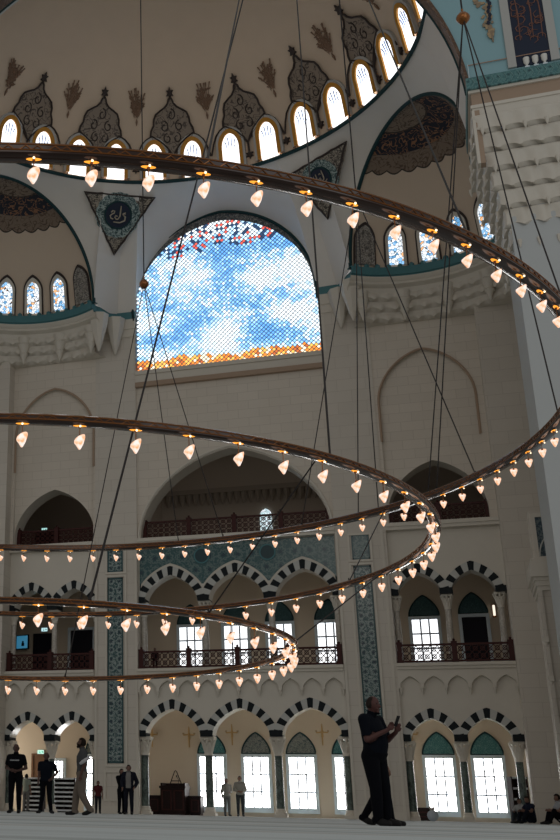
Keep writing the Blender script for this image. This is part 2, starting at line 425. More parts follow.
# upper wall with the third-tier openings and blind arches
def upper(nm):
    x0, x1 = BAYS[nm][:2]; xm = (x0+x1)/2
    if nm == 'middle':
        b = MB(); b.poly([(x0, Z3), (x1, Z3), (x1, 20.05), (x0, 20.05)], [arch_hole(-8.58, 4.22, Z3+.001, Z3+.05, 3.95, p=1.95, k=.16)], YF+.08, 1.0, 0, 1)
        b.build('upper_wall', [STONE, SMOOTH], wall)
        o = resample([(-12.86, Z3)]+arch(-8.58, 4.3, Z3+.05, 4.05, n=60, p=1.95, k=.16)+[(-4.3, Z3)], 70)
        one(lambda q: q.tube([(x, YF+.06, z) for x, z in o], .07, 6), 'arch_moulding', SMOOTH, wall, True)
    else:
        c = (x0+x1)/2
        if nm == 'left': c = -17.05
        if nm == 'right': c = .06
        hole = arch_hole(c, 2.0, Z3+.001, 17.3, 2.35, k=.14)
        b = MB(); b.poly([(x0, Z3), (x1, Z3), (x1, 23), (x0, 23)], [hole], YF+.02, .2, 0, 1); b.build('upper_wall', [STONE, SMOOTH], wall)
        b = MB(); b.poly([(x0, Z3), (x1, Z3), (x1, 20.5), (x0, 20.5)], [arch_hole(c, 1.99, Z3+.002, 12.35, 2.2, k=.2)], YF+.2, .9, 0, 1); b.build('blind_arch_panel', [STONE, SMOOTH], wall)
        o = resample([(c-2.0, 15.5)]+arch(c, 2.0, 17.3, 2.35, n=40, k=.14)+[(c+2.0, 15.5)], 40)
        one(lambda q: q.tube([(x, YF+.02, z) for x, z in o], .06, 6), 'arch_moulding', RECES, wall, True)
for nm in BAYS: upper(nm)
# wall around the great window + sill cornice
WA = arch(CXB-.08, 4.42, 23.3, 4.7, n=64, p=1.95, k=.05)
b = MB(); b.poly([(-13.2, 20.0), (-13.0, 20.0)]+[(q[0], q[1]) for q in WA]+[(-4.2, 20.0), (-4.0, 20.0), (-4.0, 23.3)]+[(q[0], q[1]) for q in arch(CXB-.08, 4.6, 23.3, 4.9, n=64, p=1.95, k=.05)][::-1]+[(-13.2, 23.3)], (), YF-.035, .9)
b.build('window_surround', SMOOTH, wall)
b = MB(); b.box((-12.95, YF-.12, 19.85), (-4.2, YF+.5, 20.05)); b.box((-12.95, YF-.04, 19.45), (-4.2, YF+.2, 19.85)); b.box((-12.95, YF-.14, 19.22), (-4.2, YF+.2, 19.45), 1); b.build('sill_cornice', [SMOOTH, RECES], wall)
# end piers of the back wall
b = MB(); b.box((-23, 47.35, 0), (-19.2, 49, 23)); b.build('end_pier', STONE2, wall)
b = MB(); b.box((2.36, 47.35, 0), (6.2, 49, 23)); b.build('end_pier', STONE2, wall)

# ---- the aisles behind the arcades
YB = 52.5
aisle = bpy.data.objects.new('wall_aisle', None); COL.objects.link(aisle); structure(aisle, 'aisle wall with windows behind the arcades')
one(lambda b: b.box((-23, YB, 0), (6.2, YB+.4, Z3)), 'plaster', AISLE, aisle)
def hall(b):                                   # the dark upper hall: back wall, ends and vault
    b.box((-23, 55.5, Z3), (6.2, 55.9, 19.0)); b.box((-23, 49.0, 18.6), (6.2, 55.9, 19.0))
    for x in (-14.4, -3.6): b.box((x, 49.0, Z3), (x+.8, 55.5, 19))
one(hall, 'upper_hall', mat('upper_hall_plaster', (.58, .50, .42), .8), aisle)
def ends(b):
    for x in (-23.3, 5.9): b.box((x, 48.3, 0), (x+.4, 55.9, 19))
one(ends, 'end_wall', AISLE, aisle)
one(lambda b: (b.box((-23, 52.4, Z3-.3), (6.2, 55.9, Z3)), b.box((-23, 48.9, 5.55), (6.2, 52.5, 5.7)), b.box((-23, 48.9, 11.3), (6.2, 52.5, 11.5))), 'aisle_soffit', AISLE, aisle)
def vaultribs(b):
    for zb in (5.55, 11.3):
        for x in (-16.9, -10.03, -7.12, 0.06): b.box((x-.16, 48.9, zb-.28), (x+.16, 52.5, zb))
one(vaultribs, 'soffit_beam', SMOOTH, aisle)
b = MB()                                       # muqarnas-like frieze inside the upper hall
for i in range(26):
    x = -13.2+i*.36; b.tube([(x, 55.3, 15.2), (x, 55.35, 15.5), (x, 55.4, 15.8)], [.04, .14, .2], 6)
b.box((-13.6, 55.2, 15.8), (-3.6, 55.5, 16.05)); b.build('hall_frieze', mat('hall_frieze_stone', (.4, .34, .28), .7), aisle)

WN = 0
def aisle_window(cx, z0, z1, w, arched, tymp, dark=False, nh=3, y=YB, tmat=None):
    global WN; WN += 1
    r = bpy.data.objects.new(f'window_{WN}', None); COL.objects.link(r); r.location = (cx, y, z0); structure(r)
    h = z1-z0
    def frame(b):
        t = .14
        for a, c in (((-w/2-t, -.12, -t*1.6), (-w/2, 0, h+t)), ((w/2, -.12, -t*1.6), (w/2+t, 0, h+t)), ((-w/2, -.12, -t*1.6), (w/2, 0, 0)), ((-w/2, -.12, h), (w/2, 0, h+t))): b.box(a, c)
    one(frame, 'window_frame', WHITEF, r)
    one(lambda b: b.box((-w/2, -.03, 0), (w/2, -.005, h)), 'pane', DOORM if dark else (DAY if z0 < 5 else DAYU), r)
    if not dark:
        def mu(b):
            for k in range(1, 3): b.box((-w/2+w*k/3-.034, -.06, 0), (-w/2+w*k/3+.034, -.03, h))
            for zz in (.31, .66): b.box((-w/2, -.059, h*zz-.034), (w/2, -.03, h*zz+.034))
        one(mu, 'mullion', MULL, r)
    if tymp:
        def tf(b):
            a = arch(0, w/2+.1, 0, .92, n=24, k=.3); b.poly([(q[0], q[1]+h+.16) for q in a], (), -.04, .04)
        one(tf, 'tympanum', tmat or TYMP, r)
        a = arch(0, w/2+.1, 0, .92, n=24, k=.3)
        one(lambda b: b.tube([(q[0], -.05, q[1]+h+.16) for q in a]+[(a[0][0], -.05, h+.16)], .035, 6), 'tympanum_rim', TEALD, r, True)
    return r
for cx in (-10.72, -8.7, -6.7, -4.7, -.92, 1.03): aisle_window(cx, .4, 2.53, 1.08, True, True, tmat=TYMPG if cx in (-8.7, -6.7) else None)
aisle_window(-16.28, .3, 2.5, .8, True, True, tmat=TYMPG)
aisle_window(-18.15, 1.0, 2.3, .5, False, False)
for cx in (-11.55, -9.4, -7.35, -5.1, -.97): aisle_window(cx, 6.62, 8.46, 1.08, True, True, tmat=TYMPD)
aisle_window(1.09, 6.05, 8.5, 1.0, True, True, True, tmat=TYMPD)
aisle_window(-17.0, 6.05, 8.5, 1.15, False, False, True)
# dark doorways in the left bay and the wooden door below
DN = 0
def doorway(x, z0, w, h, m, y=YB):
    global DN; DN += 1
    r = bpy.data.objects.new(f'door_{DN}', None); COL.objects.link(r); r.location = (x, y, z0); structure(r)
    one(lambda b: b.box((-w/2, -.06, 0), (w/2, 0, h)), 'door_leaf', m, r)
    one(lambda b: (b.box((-w/2-.1, -.1, 0), (-w/2, 0, h+.1)), b.box((w/2, -.1, 0), (w/2+.1, 0, h+.1)), b.box((-w/2, -.1, h), (w/2, 0, h+.1))), 'door_frame', m, r)
    one(lambda b: b.lathe([(0, 0), (.03, 0), (.03, .06), (0, .06)], (w/2-.12, -.12, h*.48), n=10), 'door_handle', BRASS, r)
doorway(-19.15, 0, .5, 2.55, WOODB); doorway(-19.07, Z2, .75, 2.3, DOORM); doorway(-20.1, Z3, .85, 2.4, DOORM, 55.4)
# little pierced window at the far end of the upper hall
WN += 1; r = bpy.data.objects.new(f'window_{WN}', None); COL.objects.link(r); r.location = (-8.18, 55.45, 13.7); structure(r)
one(lambda b: b.poly([(-.3, 0), (.3, 0), (.3, .75)]+arch(0, .3, .75, .38, n=16)[::-1]+[(-.3, .75)], (), -.03, .03), 'pane', stained_mat('pierced_pane', 11, 1.2, [(0, (.7, .85, .9)), (.6, (.55, .75, .8)), (.8, (.9, .95, 1))]), r)
one(lambda b: b.tube([(-.33, -.04, 0)]+[(q[0], -.04, q[1]) for q in arch(0, .33, .75, .41, n=16)]+[(.33, -.04, 0)], .03, 6), 'window_frame', SMOOTH, r)

# ---- the great stained window
WN += 1; gw = bpy.data.objects.new(f'window_{WN}', None); COL.objects.link(gw); structure(gw, 'great arched stained glass window of blue and white dots')
def great_mat():
    m, t, b = nt('stained_dots')
    tc = N(t, 'ShaderNodeTexCoord'); mp = N(t, 'ShaderNodeMapping', vector_type='TEXTURE'); mp.inputs['Location'].default_value = (CXB, 0, 20); mp.inputs['Rotation'].default_value = (0, PI/4, 0)
    L(t, tc.outputs['Object'], mp.inputs['Vector'])
    sn = N(t, 'ShaderNodeVectorMath', operation='SNAP'); sn.inputs[1].default_value = (.15, 10, .15); L(t, mp.outputs[0], sn.inputs[0])
    mb = N(t, 'ShaderNodeMapping'); mb.inputs['Rotation'].default_value = (0, PI/4, 0); mb.inputs['Location'].default_value = (CXB, 0, 20); L(t, sn.outputs[0], mb.inputs['Vector'])
    wn = N(t, 'ShaderNodeTexWhiteNoise', noise_dimensions='3D'); L(t, sn.outputs[0], wn.inputs['Vector'])
    sc_ = N(t, 'ShaderNodeMapping'); sc_.inputs['Scale'].default_value = (.42, 1, .85); L(t, mb.outputs[0], sc_.inputs['Vector'])
    no = N(t, 'ShaderNodeTexNoise', i_Scale=.75, i_Detail=3.0); L(t, sc_.outputs[0], no.inputs['Vector'])
    val = math_(t, 'ADD', no.outputs['Fac'], math_(t, 'MULTIPLY', math_(t, 'SUBTRACT', wn.outputs['Value'], .5), .16))
    c = ramp(t, val, [(.34, (.12, .36, .78)), (.44, (.26, .56, .95)), (.51, (.62, .86, 1)), (.56, (.95, 1, 1))])
    sp = N(t, 'ShaderNodeSeparateXYZ'); L(t, mb.outputs[0], sp.inputs[0])
    dx = math_(t, 'DIVIDE', math_(t, 'SUBTRACT', sp.outputs['X'], CXB-.08), 4.42); dz = math_(t, 'DIVIDE', math_(t, 'MAXIMUM', math_(t, 'SUBTRACT', sp.outputs['Z'], 23.3), 0), 4.7)
    rad = math_(t, 'SQRT', math_(t, 'ADD', math_(t, 'MULTIPLY', dx, dx), math_(t, 'MULTIPLY', dz, dz)))
    # red and dark dots scattered under the crown, cyan at the flanks, orange along the foot
    hi = math_(t, 'GREATER_THAN', math_(t, 'ADD', sp.outputs['Z'], math_(t, 'MULTIPLY', no.outputs['Fac'], 2.6)), 27.2)
    red = math_(t, 'MULTIPLY', hi, math_(t, 'GREATER_THAN', wn.outputs['Value'], .84)); drk = math_(t, 'MULTIPLY', hi, math_(t, 'LESS_THAN', wn.outputs['Value'], .17))
    c = mixc(t, red, c, (.75, .10, .07)); c = mixc(t, drk, c, (.02, .05, .12))
    low = math_(t, 'LESS_THAN', math_(t, 'ADD', sp.outputs['Z'], math_(t, 'MULTIPLY', math_(t, 'SUBTRACT', no.outputs['Fac'], .5), 1.6)), 20.55)
    oc = ramp(t, wn.outputs['Value'], [(0, (.9, .25, .03)), (.35, (1, .5, .1)), (.7, (1, .85, .6)), (.9, (.5, .12, .03))], 'CONSTANT')
    c = mixc(t, low, c, oc)
    L(t, c, b.inputs['Emission Color']); b.inputs['Base Color'].default_value = (.05, .05, .06, 1)
    rim = math_(t, 'LESS_THAN', rad, .985)
    L(t, math_(t, 'MULTIPLY', math_(t, 'MAXIMUM', rim, .1), 1.75), b.inputs['Emission Strength'])
    return m
GP = [(-12.98, 20.05)]+WA+[(-4.24, 20.05)]
one(lambda b: b.poly(GP, (), YF+.07, .05), 'pane', great_mat(), gw)
def clip_line(c, s):
    """part of the line x - s*z = c that lies inside the window"""
    pts = []
    for i in range(len(GP)):
        a, q = GP[i], GP[(i+1) % len(GP)]; fa, fq = a[0]-s*a[1]-c, q[0]-s*q[1]-c
        if fa*fq < 0: f = fa/(fa-fq); pts.append((a[0]+(q[0]-a[0])*f, a[1]+(q[1]-a[1])*f))
    return pts if len(pts) == 2 else None
LT = MB()
STEP = .15*math.sqrt(2)
for s in (1, -1):
    k0 = CXB-s*20
    for k in range(-90, 91):
        q = clip_line(k0+k*STEP, s)
        if q:
            (xa, za), (xb, zb) = q; n = Vector((zb-za, 0, xa-xb)).normalized()*.012
            LT.add([(xa-n.x, YF+.03, za-n.z), (xa+n.x, YF+.03, za+n.z), (xb+n.x, YF+.03, zb+n.z), (xb-n.x, YF+.03, zb-n.z), (xa-n.x, YF+.07, za-n.z), (xa+n.x, YF+.07, za+n.z), (xb+n.x, YF+.07, zb+n.z), (xb-n.x, YF+.07, zb-n.z)],
                   [(0, 1, 2, 3), (0, 4, 5, 1), (3, 2, 6, 7), (1, 5, 6, 2), (0, 3, 7, 4)])
lt = LT.build('lattice', mat('window_lattice', (.22, .33, .48), .5), gw, fix=False); lt['kind'] = 'stuff'  # bloom of the bright glass is put into the lattice's pale blue
one(lambda b: b.tube([(q[0], YF-.05, q[1]) for q in [(-13.0, 22.7)]+WA+[(-4.22, 22.7)]], .085, 8), 'window_frame', TEALD, gw, True)
WB = [(CXB-.08+(x-CXB+.08)*.972, 23.3+(z-23.3)*.905) for x, z in WA]
def rimband(b):
    b.poly(WA+WB[::-1], (), YF-.01, .06)
one(rimband, 'pierced_border', contour_mat('pierced_rim', (.30, .29, .27), (.05, .06, .07), 8, .09), gw)

# ---- upper zone: exedrae, spandrels, half dome
ZR = 28.4; DC = Vector((-8.66, 35.1, 0)); DR = 10.2; DH = 8.8
EU = Vector((.545, -.839, 0)); EN = Vector((.839, .545, 0)); EC = Vector((0.0, 42.45, 23.2)); ER = 4.72; EZ = 4.95
def ex_pt(a, e, k=1.0, left=False):
    d = -EU*cos(a)+EN*sin(a); p = EC+d*(ER*k*cos(e)); z = 23.2+EZ*k*sin(e)
    return Vector((mir(p.x) if left else p.x, p.y, z))
ceil = bpy.data.objects.new('ceiling', None); COL.objects.link(ceil); structure(ceil, 'painted half dome with its spandrels')
# pendentive zone (lofted between the window/exedra arches and the dome ring)
half = []
for i in range(33):                             # window arch from its crown to its right foot
    u = i/32; q = WA[32+i]; half.append(Vector((q[0], YF-.02, q[1])))
half += [Vector((-4.0, YF-.02, 23.0)), Vector((-3.3, YF-.02, 23.0)), ex_pt(0, 0)]
NE = 26
half += [ex_pt(0, PI/2*i/NE) for i in range(1, NE)]+[ex_pt(PI, PI/2*(1-i/NE)) for i in range(NE+1)]
half += [Vector((2.45, 35.6, 23.2)), Vector((2.45, 34.3, 23.2))]
rows = []
def spandrel_rows(pts):
    out = []
    for B in pts:
        phi = math.atan2(B.x-DC.x, B.y-DC.y); R = Vector((DC.x+DR*sin(phi), DC.y+DR*cos(phi), ZR)); r = []
        for k in range(13):
            t = k/12; p = B.lerp(R, t); h = max(0, ZR-B.z); p.z += sin(PI*t)*.16*h*(1-t*.5); r.append(p)
        out.append(r)
    return out
R_ = spandrel_rows(half); L_ = [[Vector((mir(p.x)-.0, p.y, p.z)) for p in r] for r in R_]
b = MB(); b.grid(L_[::-1]+R_); b.build('spandrel', PLAIN, ceil, True)
# half dome
def dome_pt(phi, e, k=1.0):
    c = max(0, cos(e))**1.8; return Vector((DC.x+DR*k*c*sin(phi), DC.y+DR*k*c*cos(phi), ZR+DH*k*sin(e)))
b = MB(); b.grid([[dome_pt(-PI*.53+PI*1.06*i/96, PI/2*j/32) for i in range(97)] for j in range(33)]); b.build('half_dome', DOMEP, ceil, True)
one(lambda b: b.tube([dome_pt(-PI*.53+PI*1.06*i/96, 0, .995) for i in range(97)], .09, 8), 'dome_ring', TEALD, ceil, True)
def dpoly(b, pts, k0, k1, mi=0):
    """closed outline in (angle, elevation) degrees laid on the dome, with real thickness"""
    P = [(math.radians(a), math.radians(e)) for a, e in pts]
    tri = tessellate_polygon([[Vector((a, e, 0)) for a, e in P]]); n = len(P)
    vs = [dome_pt(a, e, k1) for a, e in P]+[dome_pt(a, e, k0) for a, e in P]
    b.add(vs, [tuple(q) for q in tri]+[tuple(i+n for i in q[::-1]) for q in tri]+[(i, (i+1) % n, n+(i+1) % n, n+i) for i in range(n)], mi)
def subdiv(pts, n=3):
    out = []
    for i, p in enumerate(pts):
        q = pts[(i+1) % len(pts)]
        out += [(p[0]+(q[0]-p[0])*k/n, p[1]+(q[1]-p[1])*k/n) for k in range(n)]
    return out
HALFC = [(0, 24.2), (.55, 23.6), (.9, 22.6), (1.9, 21.6), (3.2, 20.9), (4.6, 20.0), (5.2, 18.6), (5.3, 17.0), (6.0, 15.6), (6.2, 14.2), (5.3, 12.9), (4.2, 12.1), (2.9, 11.2), (1.6, 9.9), (.7, 8.9), (0, 8.0)]
def cart(b, c):
    full = HALFC+[(-x, z) for x, z in HALFC[::-1][1:-1]]
    dpoly(b, subdiv([(c+x*.98, z) for x, z in full]), .997, .990, 0)
    for sgn in (1, -1):
        b.tube([dome_pt(math.radians(c+sgn*x), math.radians(z), .988) for x, z in subdiv(HALFC, 2)[:-2]], .045, 6, 1)
        # festoon from the cartouche over the window head down to the next drop
        fp = [(6.1, 13.9), (7.3, 13.2), (8.6, 11.8), (9.5, 9.6), (10.1, 7.2), (10.4, 5.4)]
        b.tube([dome_pt(math.radians(c+sgn*x), math.radians(z), .988) for x, z in subdiv(fp, 2)[:-2]], .042, 6, 1)
        ip = [(0, 8.0), (1.2, 10.6), (2.6, 12.2), (4.2, 12.3), (6.1, 13.9)]
        b.tube([dome_pt(math.radians(c+sgn*x), math.radians(z), .986) for x, z in [(0.2, 8.0), (.9, 9.6), (2.4, 11.6), (4.1, 13.0), (6.0, 14.1)]], .045, 6, 1)
    b.tube([dome_pt(math.radians(c), math.radians(8.0), .988), dome_pt(math.radians(c), math.radians(4.9), .988)], .05, 6, 1)
    for (x, z, s_) in ((0, 25.2, 1.15), (0, 4.0, 1.0), (10.55, 4.2, .95)):              # lotus finials
        dpoly(b, [(c+x+s_*q[0], z+s_*q[1]) for q in ((0, 1.35), (.35, .6), (1.0, .55), (.55, 0), (1.0, -.6), (.35, -.6), (0, -1.4), (-.35, -.6), (-1.0, -.6), (-.55, 0), (-1.0, .55), (-.35, .6))], .997, .987, 1)
    for sx, sz, q in ((-2.2, 16.5, 1), (2.2, 16.5, -1), (-1.3, 13.2, -1), (1.3, 13.2, 1), (0, 19.6, 1)):   # scrolls inside
        b.tube([dome_pt(math.radians(c+sx+q*(1.3-.09*k)*sin(k*.62)), math.radians(sz+(1.6-.1*k)*cos(k*.62)), .987) for k in range(12)], .032, 5, 1)
def floral(b, c):
    rr = random.Random(int(c*10)+900)
    for k in range(34):                          # fine stems and buds rising from one foot
        q0 = rr.uniform(0, 1); a0 = rr.uniform(-1, 1)*(2.9 if q0 > .35 else 1.6); e0 = 21+q0*6.4-abs(a0)*.35
        w = rr.uniform(-.5, .5)
        b.tube([dome_pt(math.radians(c+a0*q**1.3+w*sin(q*5)), math.radians(18.6+(e0-18.6)*q), .993) for q in (.25, .45, .65, .85, 1)], [.009, .014, .016, .016, .036], 5)
        for s in (-1, 1): b.tube([dome_pt(math.radians(c+a0*.7), math.radians(18.6+(e0-18.6)*.75), .993), dome_pt(math.radians(c+a0*.7+s*.55), math.radians(18.6+(e0-18.6)*.75+.5), .993)], [.013, .034], 5)
    dpoly(b, [(c+x, 18.2+z) for x, z in ((0, 1), (.3, 0), (0, -1.1), (-.3, 0))], .997, .989)
STEPA = 21.1
for k in range(-3, 4):
    c = -8.75+STEPA*k*.985
    if abs(c) < 80: one(lambda b: cart(b, c), 'painted_cartouche', [CART, LINE], ceil)
    one(lambda b: floral(b, c+STEPA/2), 'painted_flower_spray', FLOR, ceil)
def dome_window(c):
    global WN; WN += 1
    r = bpy.data.objects.new(f'window_{WN}', None); COL.objects.link(r); structure(r)
    sh = [(x, z) for x, z in [(-2.35, .9)]+arch(0, 2.35, 7.6, 4.2, n=18, k=.03)+[(2.35, .9)]]
    sh2 = [(x*1.40, .9+(z-.9)*1.11) for x, z in sh]; sh3 = [(x*1.68, .9+(z-.9)*1.18) for x, z in sh]
    one(lambda b: dpoly(b, [(c+x, z) for x, z in sh], .998, .988), 'pane', DAYD, r)
    def ring(b, o, i, k1):
        P = [(math.radians(c+x), math.radians(z)) for x, z in o]; Q = [(math.radians(c+x), math.radians(z)) for x, z in i]; n = len(P)
        vs = [dome_pt(*p, k1) for p in P]+[dome_pt(*p, k1) for p in Q]+[dome_pt(*p, .999) for p in P]+[dome_pt(*p, .999) for p in Q]; fs = []
        for j in range(n-1): fs += [(j, j+1, n+j+1, n+j), (j, 2*n+j, 2*n+j+1, j+1), (n+j, n+j+1, 3*n+j+1, 3*n+j)]
        b.add(vs, fs)
    one(lambda b: ring(b, sh2, sh, .980), 'window_border', ORANGE, r)
    one(lambda b: ring(b, sh3, sh2, .984), 'window_frame', mat('grey_reveal', (.5, .49, .47), .6) if 'grey_reveal' not in bpy.data.materials else bpy.data.materials['grey_reveal'], r)
    def tracery(b):
        for q in (-1.4, -.5, .5, 1.4):
            b.tube([dome_pt(math.radians(c+q), math.radians(11.1-abs(q)), .985), dome_pt(math.radians(c+q*.75), math.radians(8.2), .985), dome_pt(math.radians(c+q*1.1), math.radians(6.2), .985)], [.03, .025, .01], 5)
    one(tracery, 'tracery', mat('lead_blue', (.42, .55, .85), .5) if 'lead_blue' not in bpy.data.materials else bpy.data.materials['lead_blue'], r)
for k in range(-5, 9): dome_window(-3.45+10.55*k)

# exedrae
def ros_mat(left):
    m, t, b = nt('exedra_dome_paint_'+('left' if left else 'right'))
    c = Vector((mir(EC.x) if left else EC.x, EC.y, EC.z))
    geo = N(t, 'ShaderNodeTexCoord'); sb = N(t, 'ShaderNodeVectorMath', operation='SUBTRACT'); L(t, geo.outputs['Object'], sb.inputs[0]); sb.inputs[1].default_value = c
    nm = N(t, 'ShaderNodeVectorMath', operation='NORMALIZE'); L(t, sb.outputs[0], nm.inputs[0]); sp = N(t, 'ShaderNodeSeparateXYZ'); L(t, nm.outputs[0], sp.inputs[0])
    pol = math_(t, 'ARCCOSINE', sp.outputs['Z']); az = math_(t, 'ARCTAN2', sp.outputs['Y'], sp.outputs['X'])
    sca = math_(t, 'ADD', pol, math_(t, 'MULTIPLY', math_(t, 'ABSOLUTE', math_(t, 'SINE', math_(t, 'MULTIPLY', az, 14.0))), -.035))
    no = N(t, 'ShaderNodeTexNoise', i_Scale=2.6, i_Detail=1.0, i_Distortion=1.5); L(t, geo.outputs['Object'], no.inputs['Vector'])
    scr = math_(t, 'LESS_THAN', math_(t, 'ABSOLUTE', math_(t, 'SUBTRACT', no.outputs['Fac'], .5)), .035)
    navy = mixc(t, scr, (.018, .022, .035), (.30, .15, .08)); out = mixc(t, scr, (.235, .175, .13), (.12, .08, .055)); inn = mixc(t, scr, (.26, .20, .15), (.10, .07, .05))
    cc = (.66, .53, .41)
    c1 = mixc(t, math_(t, 'LESS_THAN', sca, .635), cc, (.05, .04, .03)); c1 = mixc(t, math_(t, 'LESS_THAN', sca, .62), c1, out)
    c1 = mixc(t, math_(t, 'LESS_THAN', pol, .475), c1, navy); c1 = mixc(t, math_(t, 'LESS_THAN', pol, .25), c1, (.06, .045, .035)); c1 = mixc(t, math_(t, 'LESS_THAN', pol, .235), c1, inn)
    L(t, c1, b.inputs['Base Color']); b.inputs['Roughness'].default_value = .8
    return m
def exedra(left):
    root = bpy.data.objects.new('ceiling', None); COL.objects.link(root); structure(root, 'small painted quarter dome on the '+('left' if left else 'right')+' of the great window')
    b = MB(); b.grid([[ex_pt(PI*i/48, PI/2*j/24, 1, left) for i in range(49)] for j in range(25)]); b.build('quarter_dome', ros_mat(left), root, True)
    one(lambda q: q.tube([ex_pt(0, PI/2*i/30, 1.0, left) for i in range(30)]+[ex_pt(PI, PI/2*(1-i/30), 1.0, left) for i in range(31)], .085, 8), 'arch_rim', TEALD, root, True)
    # teal ledge, mouldings and stalactite cornice under the quarter dome
    P = lambda a, r, z: Vector(((mir(EC.x) if left else EC.x)+(-1 if left else 1)*((-EU.x*cos(a)+EN.x*sin(a))*r), EC.y+(-EU.y*cos(a)+EN.y*sin(a))*r, z))
    def sweep(b, prof, a0=-.02, a1=PI+.02, n=60, mi=0, rip=0, cells=22, ph=0):
        rows = []
        for r, z, *q in prof:
            k = q[0] if q else 0
            rows.append([P(a0+(a1-a0)*i/n, r-k*abs(sin(PI*(cells*i/n+ph))), z) for i in range(n+1)])
        b.grid(rows, mi)
    lo = bpy.data.objects.new('trim_'+('1' if left else '2'), None); COL.objects.link(lo); structure(lo, 'teal ledge over carved stalactite cornice on the '+('left' if left else 'right'))
    b = MB(); sweep(b, [(4.9, 23.22), (4.5, 23.22), (4.5, 22.86), (4.58, 22.84), (4.58, 22.8)]); 
    s = -1 if left else 1; X = (lambda x: mir(x) if left else x)
    e0 = P(0, 4.5, 0); pth = [(e0.x, e0.y), (X(-2.62), 46.75), (X(-3.3), 47.85), (X(-4.2), 47.9)]
    for (xa, ya), (xb, yb) in zip(pth, pth[1:]):
        d = Vector((xb-xa, yb-ya, 0)).normalized(); n_ = Vector((d.y, -d.x, 0))*.25
        b.add([(xa, ya, 22.82), (xb, yb, 22.82), (xb, yb, 23.2), (xa, ya, 23.2), (xa, ya+.6, 22.82), (xb, yb+.6, 22.82), (xb, yb+.6, 23.2), (xa, ya+.6, 23.2)], [(0, 1, 2, 3), (3, 2, 6, 7), (0, 4, 5, 1), (0, 3, 7, 4), (1, 5, 6, 2)])
    b.build('teal_ledge', TEAL, lo, False)
    b = MB(); sweep(b, [(4.58, 22.82), (4.62, 22.7), (4.75, 22.62), (4.72, 22.5), (4.95, 22.4), (5.0, 22.25)]); b.build('moulding', SMOOTH, lo, True)
    b = MB()
    for ti, (r0, r1, z0, z1) in enumerate(((5.0, 5.16, 22.25, 21.85), (5.16, 5.33, 21.85, 21.4), (5.33, 5.55, 21.4, 20.95))):
        h = z0-z1; rows = []; nn_ = 264; cl = 24
        for r, fz, rp, wv in ((r0, 0, .01, 0), (r0+.02, .12, .02, 0), (r0, .25, .05, 0), (r0-.01, .6, .07, .08), (r0, .85, .08, .28), (r0, 1, .08, .42), (r0+.07, .98, .04, .3), (r1+.03, 1, 0, .05)):
            row = []
            for q in range(nn_+1):
                s_ = abs(sin(PI*(cl*q/nn_+.5*(ti % 2)))); row.append(P(.1+(PI-.2)*q/nn_, r-rp*(1-1.5*s_*s_), z0-h*fz+h*wv*s_))
            rows.append(row)
        b.grid(rows)
    b.build('stalactite_cornice', SMOOTH, lo, True)
    b = MB()
    for k in range(9):
        a = .12+(PI-.24)*k/8; c = P(a, 5.1, 0)
        b.lathe([(0, 20.85), (.03, 20.9), (.14, 21.25), (.21, 21.38), (.17, 21.45), (.24, 21.7), (.32, 21.85), (.25, 21.95), (.34, 22.25), (0, 22.25)], (c.x, c.y, 0), n=12)
    # corner bracket beside the great window
    for (xx, yy, dz) in ((X(-2.65), 47.0, 0), (X(-3.25), 47.75, .05)):
        b.lathe([(0, 20.9+dz), (.05, 20.95+dz), (.2, 21.4+dz), (.3, 21.8+dz), (.42, 22.2+dz), (.5, 22.8), (0, 22.8)], (xx, yy, 0), n=8)
    b.build('pendant', SMOOTH, lo, True)
    # corbel mass that carries the cornice back to the wall
    b = MB(); sweep(b, [(5.5, 20.96), (6.0, 20.97), (6.9, 20.98)], a0=.12, a1=PI-.12, n=60); b.build('soffit', SMOOTH, lo, True)
    b = MB(); xs = sorted((X(-4.2), X(-2.4))); b.box((xs[0], YF-.12, 22.3), (xs[1], YF+.3, 22.82)); b.box((xs[0]+.002, YF-.07, 21.9), (xs[1], YF+.3, 22.3)); b.build('pier_moulding', SMOOTH, lo)
    # drum windows
    global WN
    for k in range(10):
        a = .14+k*.302; WN += 1
        r = bpy.data.objects.new(f'window_{WN}', None); COL.objects.link(r); structure(r)
        blind = k in (0, 9)
        def pp(u, z, kk): return ex_pt(a+u/ER, math.asin(min(.99, (z-23.2)/EZ)), kk, left)
        sh = [(-.32, 23.42)]+arch(0, .32, 24.6, .42, n=14, k=.25)+[(.32, 23.42)]
        so = [(-.45, 23.32)]+arch(0, .45, 24.62, .6, n=14, k=.25)+[(.45, 23.32)]
        s2 = [(-.52, 23.3)]+arch(0, .52, 24.64, .72, n=14, k=.25)+[(.52, 23.3)]
        n = len(sh)
        tri = tessellate_polygon([[Vector((x, z, 0)) for x, z in sh]])
        one(lambda q: q.add([pp(x, z, .985) for x, z in sh]+[pp(x, z, .998) for x, z in sh], [tuple(f) for f in tri]+[(j, (j+1) % n, n+(j+1) % n, n+j) for j in range(n)]), 'pane', BLIND if blind else STG, r)
        def rg(q, A, B, k1):
            q.add([pp(x, z, k1) for x, z in A]+[pp(x, z, k1) for x, z in B]+[pp(x, z, .999) for x, z in A]+[pp(x, z, .999) for x, z in B],
                  [f for j in range(n-1) for f in ((j, j+1, n+j+1, n+j), (j, 2*n+j, 2*n+j+1, j+1), (n+j, n+j+1, 3*n+j+1, 3*n+j))])
        one(lambda q: rg(q, so, sh, .975), 'window_frame', SMOOTH if not blind else BLIND, r)
        one(lambda q: rg(q, s2, so, .982), 'window_border', LINE, r)
    b = MB()
    for k in range(30):
        a = .05+(PI-.1)*k/29; c = ex_pt(a, .04, .985, left); b.tube([(c.x, c.y, 23.22), (c.x, c.y, 23.36), (c.x, c.y, 23.45)], [.12, .12, .03], 6)
    b.build('cresting', TEAL, lo)
exedra(False); exedra(True)

